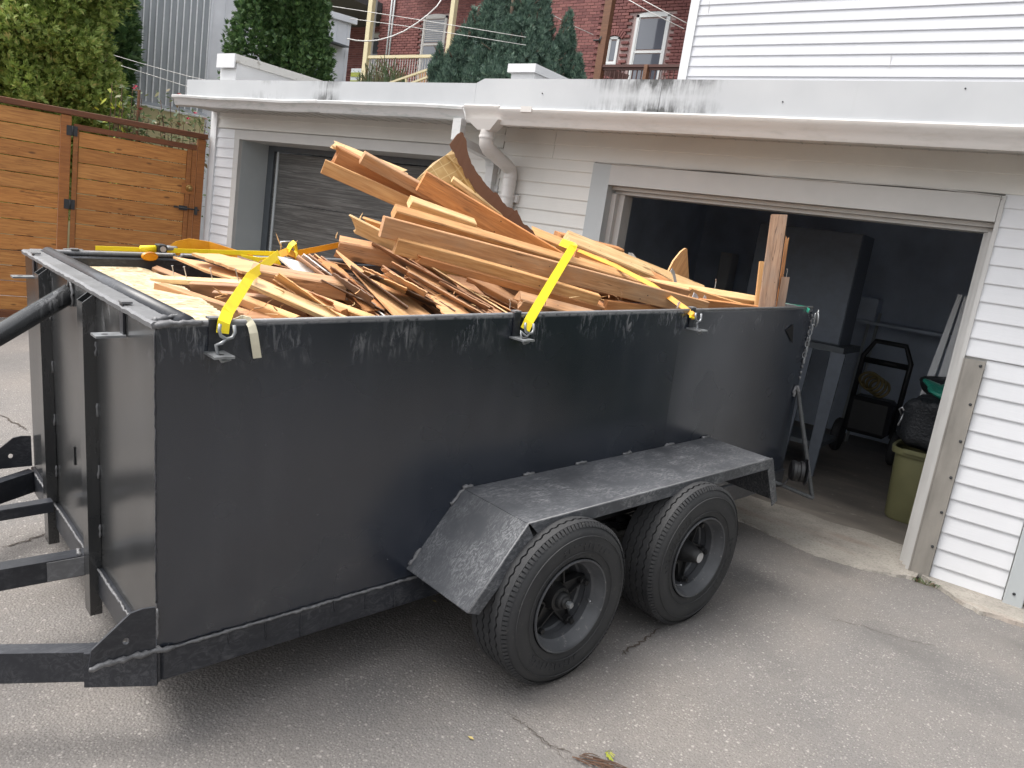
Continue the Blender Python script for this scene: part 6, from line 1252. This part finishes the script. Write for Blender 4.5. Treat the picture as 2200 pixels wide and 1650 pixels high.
# ================================================================== straps
def strap(label, path, w, m, wdir=None, th=.0025, name='tie_down_strap', twist=None):
    P = [np.array(tpt(*p)) for p in path]; c = P[0]; Q = []
    for i in range(len(P) - 1):
        for k in range(6): t = k / 6; Q.append(P[i] * (1 - t) + P[i + 1] * t)
    Q.append(P[-1]); view = RT.T @ (CAM - OT); W_ = []
    for i, q in enumerate(Q):
        t = Q[min(i + 1, len(Q) - 1)] - Q[max(i - 1, 0)]; s = np.cross(t, view - q); s /= np.linalg.norm(s) + 1e-9; ta = t / (np.linalg.norm(t) + 1e-9); nn = np.cross(ta, s)
        a = twist[0] + (twist[1] - twist[0]) * i / (len(Q) - 1) if twist else .25
        wd = w if not hasattr(w, '__len__') else w[0] + (w[1] - w[0]) * i / (len(Q) - 1)
        W_.append((s * math.cos(a) + nn * math.sin(a)) * wd)
    mb = MB().ribbon([q - c for q in Q], W_, th); o = mb.build(name, M[m]); o.matrix_world = TM @ Matrix.Translation(Vector(c)); return tag(o, label, 'strap'), c
def hook(o, c, anchor):
    # S-hook bent from rod: from the strap loop down into the bracket plate
    a = np.array(anchor, float) - c; z = np.array([0, 0, 1.0])
    pts = [(-.012, -.012, .030), (-.016, -.016, .012), (-.012, -.018, -.004), (.004, -.020, -.014), (.022, -.020, -.010), (.030, -.018, .004), (.028, -.016, .026)]
    MB().tube([np.array(p) for p in pts], .0055, 8).build('hook_eye', M['steel'], o, True)
    e = a; MB().tube([np.array((.004, -.020, -.014)), np.array((-.012, -.026, -.024)), (e + np.array([-.010, -.045, .03])), (e + np.array([-.006, -.05, -.002])), (e + np.array([.004, -.055, -.018])), (e + np.array([.03, -.055, -.012]))], .0055, 8).build('hook', M['steel'], o, True)
o, c = strap('yellow tie-down strap over the front of the load, hooked near the front corner', [(478, 716, -.030), (481, 692, -.024), (490, 668, .02), (538, 594, .54), (600, 545, 1.12)], .036, 'yellow'); hook(o, c, (.165, 0, TH - .086))
o, c = strap('yellow tie-down strap in the middle, hooked at the central bracket', [(1128, 708, -.030), (1136, 690, -.024), (1150, 666, .01), (1184, 608, .19), (1227, 537, .40), (1232, 530, .44), (1222, 526, .56), (1205, 520, .70)], .040, 'yellow'); hook(o, c, (1.365, 0, TH - .086))
o, c = strap('twisted orange-yellow strap running down to the rear bracket', [(1492, 684, -.026), (1488, 676, -.020), (1474, 664, .02), (1400, 612, .26), (1320, 570, .50), (1242, 538, .72)], (.030, .026), 'orange', twist=(.2, .9)); hook(o, c, (2.535, 0, TH - .086))
MB().tube([(-.03, .006, .008), (0, .0, 0)], .006, 6).build('strap_end', M['yellow'], o)
# ratchet strap along the far rim with slack loop
o, c = strap('slim yellow ratchet strap stretched along the far rim of the trailer', [(205, 533, 1.80), (330, 537, 1.79), (450, 541, 1.62), (600, 545, 1.22)], .022, 'yellow', twist=(.3, .3))
q = tpt(352, 537, 1.75); rt = thing('strap_ratchet', 'steel ratchet with yellow grip on the far rim strap', 'ratchet', mat4=TM @ Matrix.Translation(Vector(q)) @ Matrix.Rotation(.05, 4, 'Z'))
MB().cbox(-.035, .005, -.03, .03, -.012, .028, .004).build('frame', M['dark_iron'], rt); MB().cbox(.008, .06, -.026, .026, .0, .022, .006).build('lever', M['steel'], rt); MB().tube([(-.11, 0, .004), (-.04, 0, .006)], [.014, .016], 10).build('grip', M['yellow'], rt, True); MB().lathe([(0, -.034), (.014, -.034), (.014, .034), (0, .034)], (-.015, 0, .006), 'y', 16).build('spindle', M['galv'], rt)
MB().tube([(.04, -.01, -.02), (.07, -.02, -.035), (.09, -.01, -.02)], .007, 8).build('hook', M['steel'], rt, True)
strap('loose slack loop of orange webbing by the ratchet', [(372, 541, 1.74), (384, 530, 1.74), (408, 524, 1.72), (450, 530, 1.66), (500, 545, 1.52), (545, 559, 1.36)], (.062, .045), 'orange', twist=(.1, .5))
strap('yellow strap tail lying on the left heap past the slack loop', [(520, 556, 1.42), (560, 562, 1.28), (600, 560, 1.16)], .04, 'yellow', twist=(.4, .4))
strap('orange strap running from the knot behind the rough post end', [(628, 546, 1.22), (680, 536, 1.25), (740, 524, 1.28)], .028, 'orange', twist=(.2, .2))
q = tpt(622, 540, 1.20); kn = thing('strap_knot', 'knotted yellow webbing with buckle on the left heap', 'knot', mat4=TM @ Matrix.Translation(Vector(q)))
MB().ribbon([(-.02, 0, -.02), (0, -.01, .03), (.025, 0, .045), (.04, .01, .0), (.02, -.01, -.025)], (.0, .035, .012), .003).build('loop', M['yellow'], kn); MB().ribbon([(-.05, .01, -.02), (-.02, -.015, 0), (.01, -.02, -.01), (.04, 0, -.03)], (0, .02, .03), .004).build('wrap', M['orange'], kn); MB().tube([(-.03, .03, .0), (-.03, .03, .04), (.03, .03, .045), (.035, .03, .005)], .004, 6).build('buckle', M['galv'], kn, True)
strap('cream webbing end hanging over the near rim by the first hook', [(508, 690, .07), (522, 685, .02), (534, 689, -.006), (541, 700, -.020), (545, 716, -.026), (549, 742, -.022), (553, 769, -.014)], .025, 'cream_web', twist=(.7, .0))
strap('green strap drawn over the tailgate corner', [(1672, 650, .35), (1700, 656, .16), (1728, 661, .02), (1738, 668, -.015)], (.012, .026), 'green_web', twist=(.4, .4))

# ================================================================== small litter on the driveway
def litter(name, label, u, v, fn, cat): 
    x, y = gpix(u, v); o = fn(); o.location = (x, y, gz(y) + .003); tag(o, label, cat)
def twigs():
    g = random.Random(4); mb = MB()
    for k in range(16):
        a = g.uniform(-.7, .5); l = g.uniform(.05, .16); x, y = g.uniform(-.05, .05), g.uniform(-.03, .03); mb.tube([(x, y, .003), (x + l * .5 * math.cos(a), y - l * .5 * math.sin(a) + g.uniform(-.01, .01), .008), (x + l * math.cos(a), y - l * math.sin(a), .003)], [.0022, .0018, .0008], 5)
    return mb.build('twig_cluster', M['twig'], None, True)
litter('twig_cluster', 'small heap of dry brown roots lying at the bottom edge', 1262, 1636, twigs, 'twigs')
def sprout():
    g = random.Random(8); mb = MB()
    for k in range(9): a = g.uniform(-.9, .9); l = g.uniform(.02, .05); mb.ribbon([(0, 0, .002), (l * .5 * math.cos(a), l * .5 * math.sin(a), .012), (l * math.cos(a), l * math.sin(a), .006)], (.003, .003, 0), .001)
    return mb.build('weed_sprout', M['leaf_lime'])
litter('weed_sprout', 'tiny yellow-green weed sprout near the dry roots', 1300, 1620, sprout, 'weed')
def leaf():
    return MB().add([(-.013, 0, .002), (0, .006, .005), (.015, 0, .003), (0, -.006, .003)], [(0, 1, 2, 3)]).build('fallen_leaf', M['dry_leaf'], fix=False)
for (u, v, lab) in ((933, 1294, 'fallen yellow leaf under the trailer by the front flap'), (1011, 1588, 'fallen leaf on the asphalt in front of the wheels'), (1240, 1352, 'tiny fallen leaf beside the front tyre')): litter('fallen_leaf', lab, u, v, leaf, 'leaf')
def weeds():
    g = random.Random(18); mb = MB()
    for k in range(26): a = g.uniform(0, 6.28); l = g.uniform(.02, .06); x = g.uniform(-.08, .08); mb.ribbon([(x, 0, 0), (x + l * .4 * math.cos(a), l * .4 * math.sin(a), l * .6), (x + l * math.cos(a), l * math.sin(a), l * .5)], (.003, .003, 0), .001)
    return mb.build('weed_tuft', M['leaf_rose'])
litter('weed_tuft', 'low weeds at the foot of the brown corner flashing', 1985, 1256, weeds, 'weed'); litter('weed_tuft', 'dry weeds beyond the grey corner board at the right edge', 2195, 1300, weeds, 'weed')
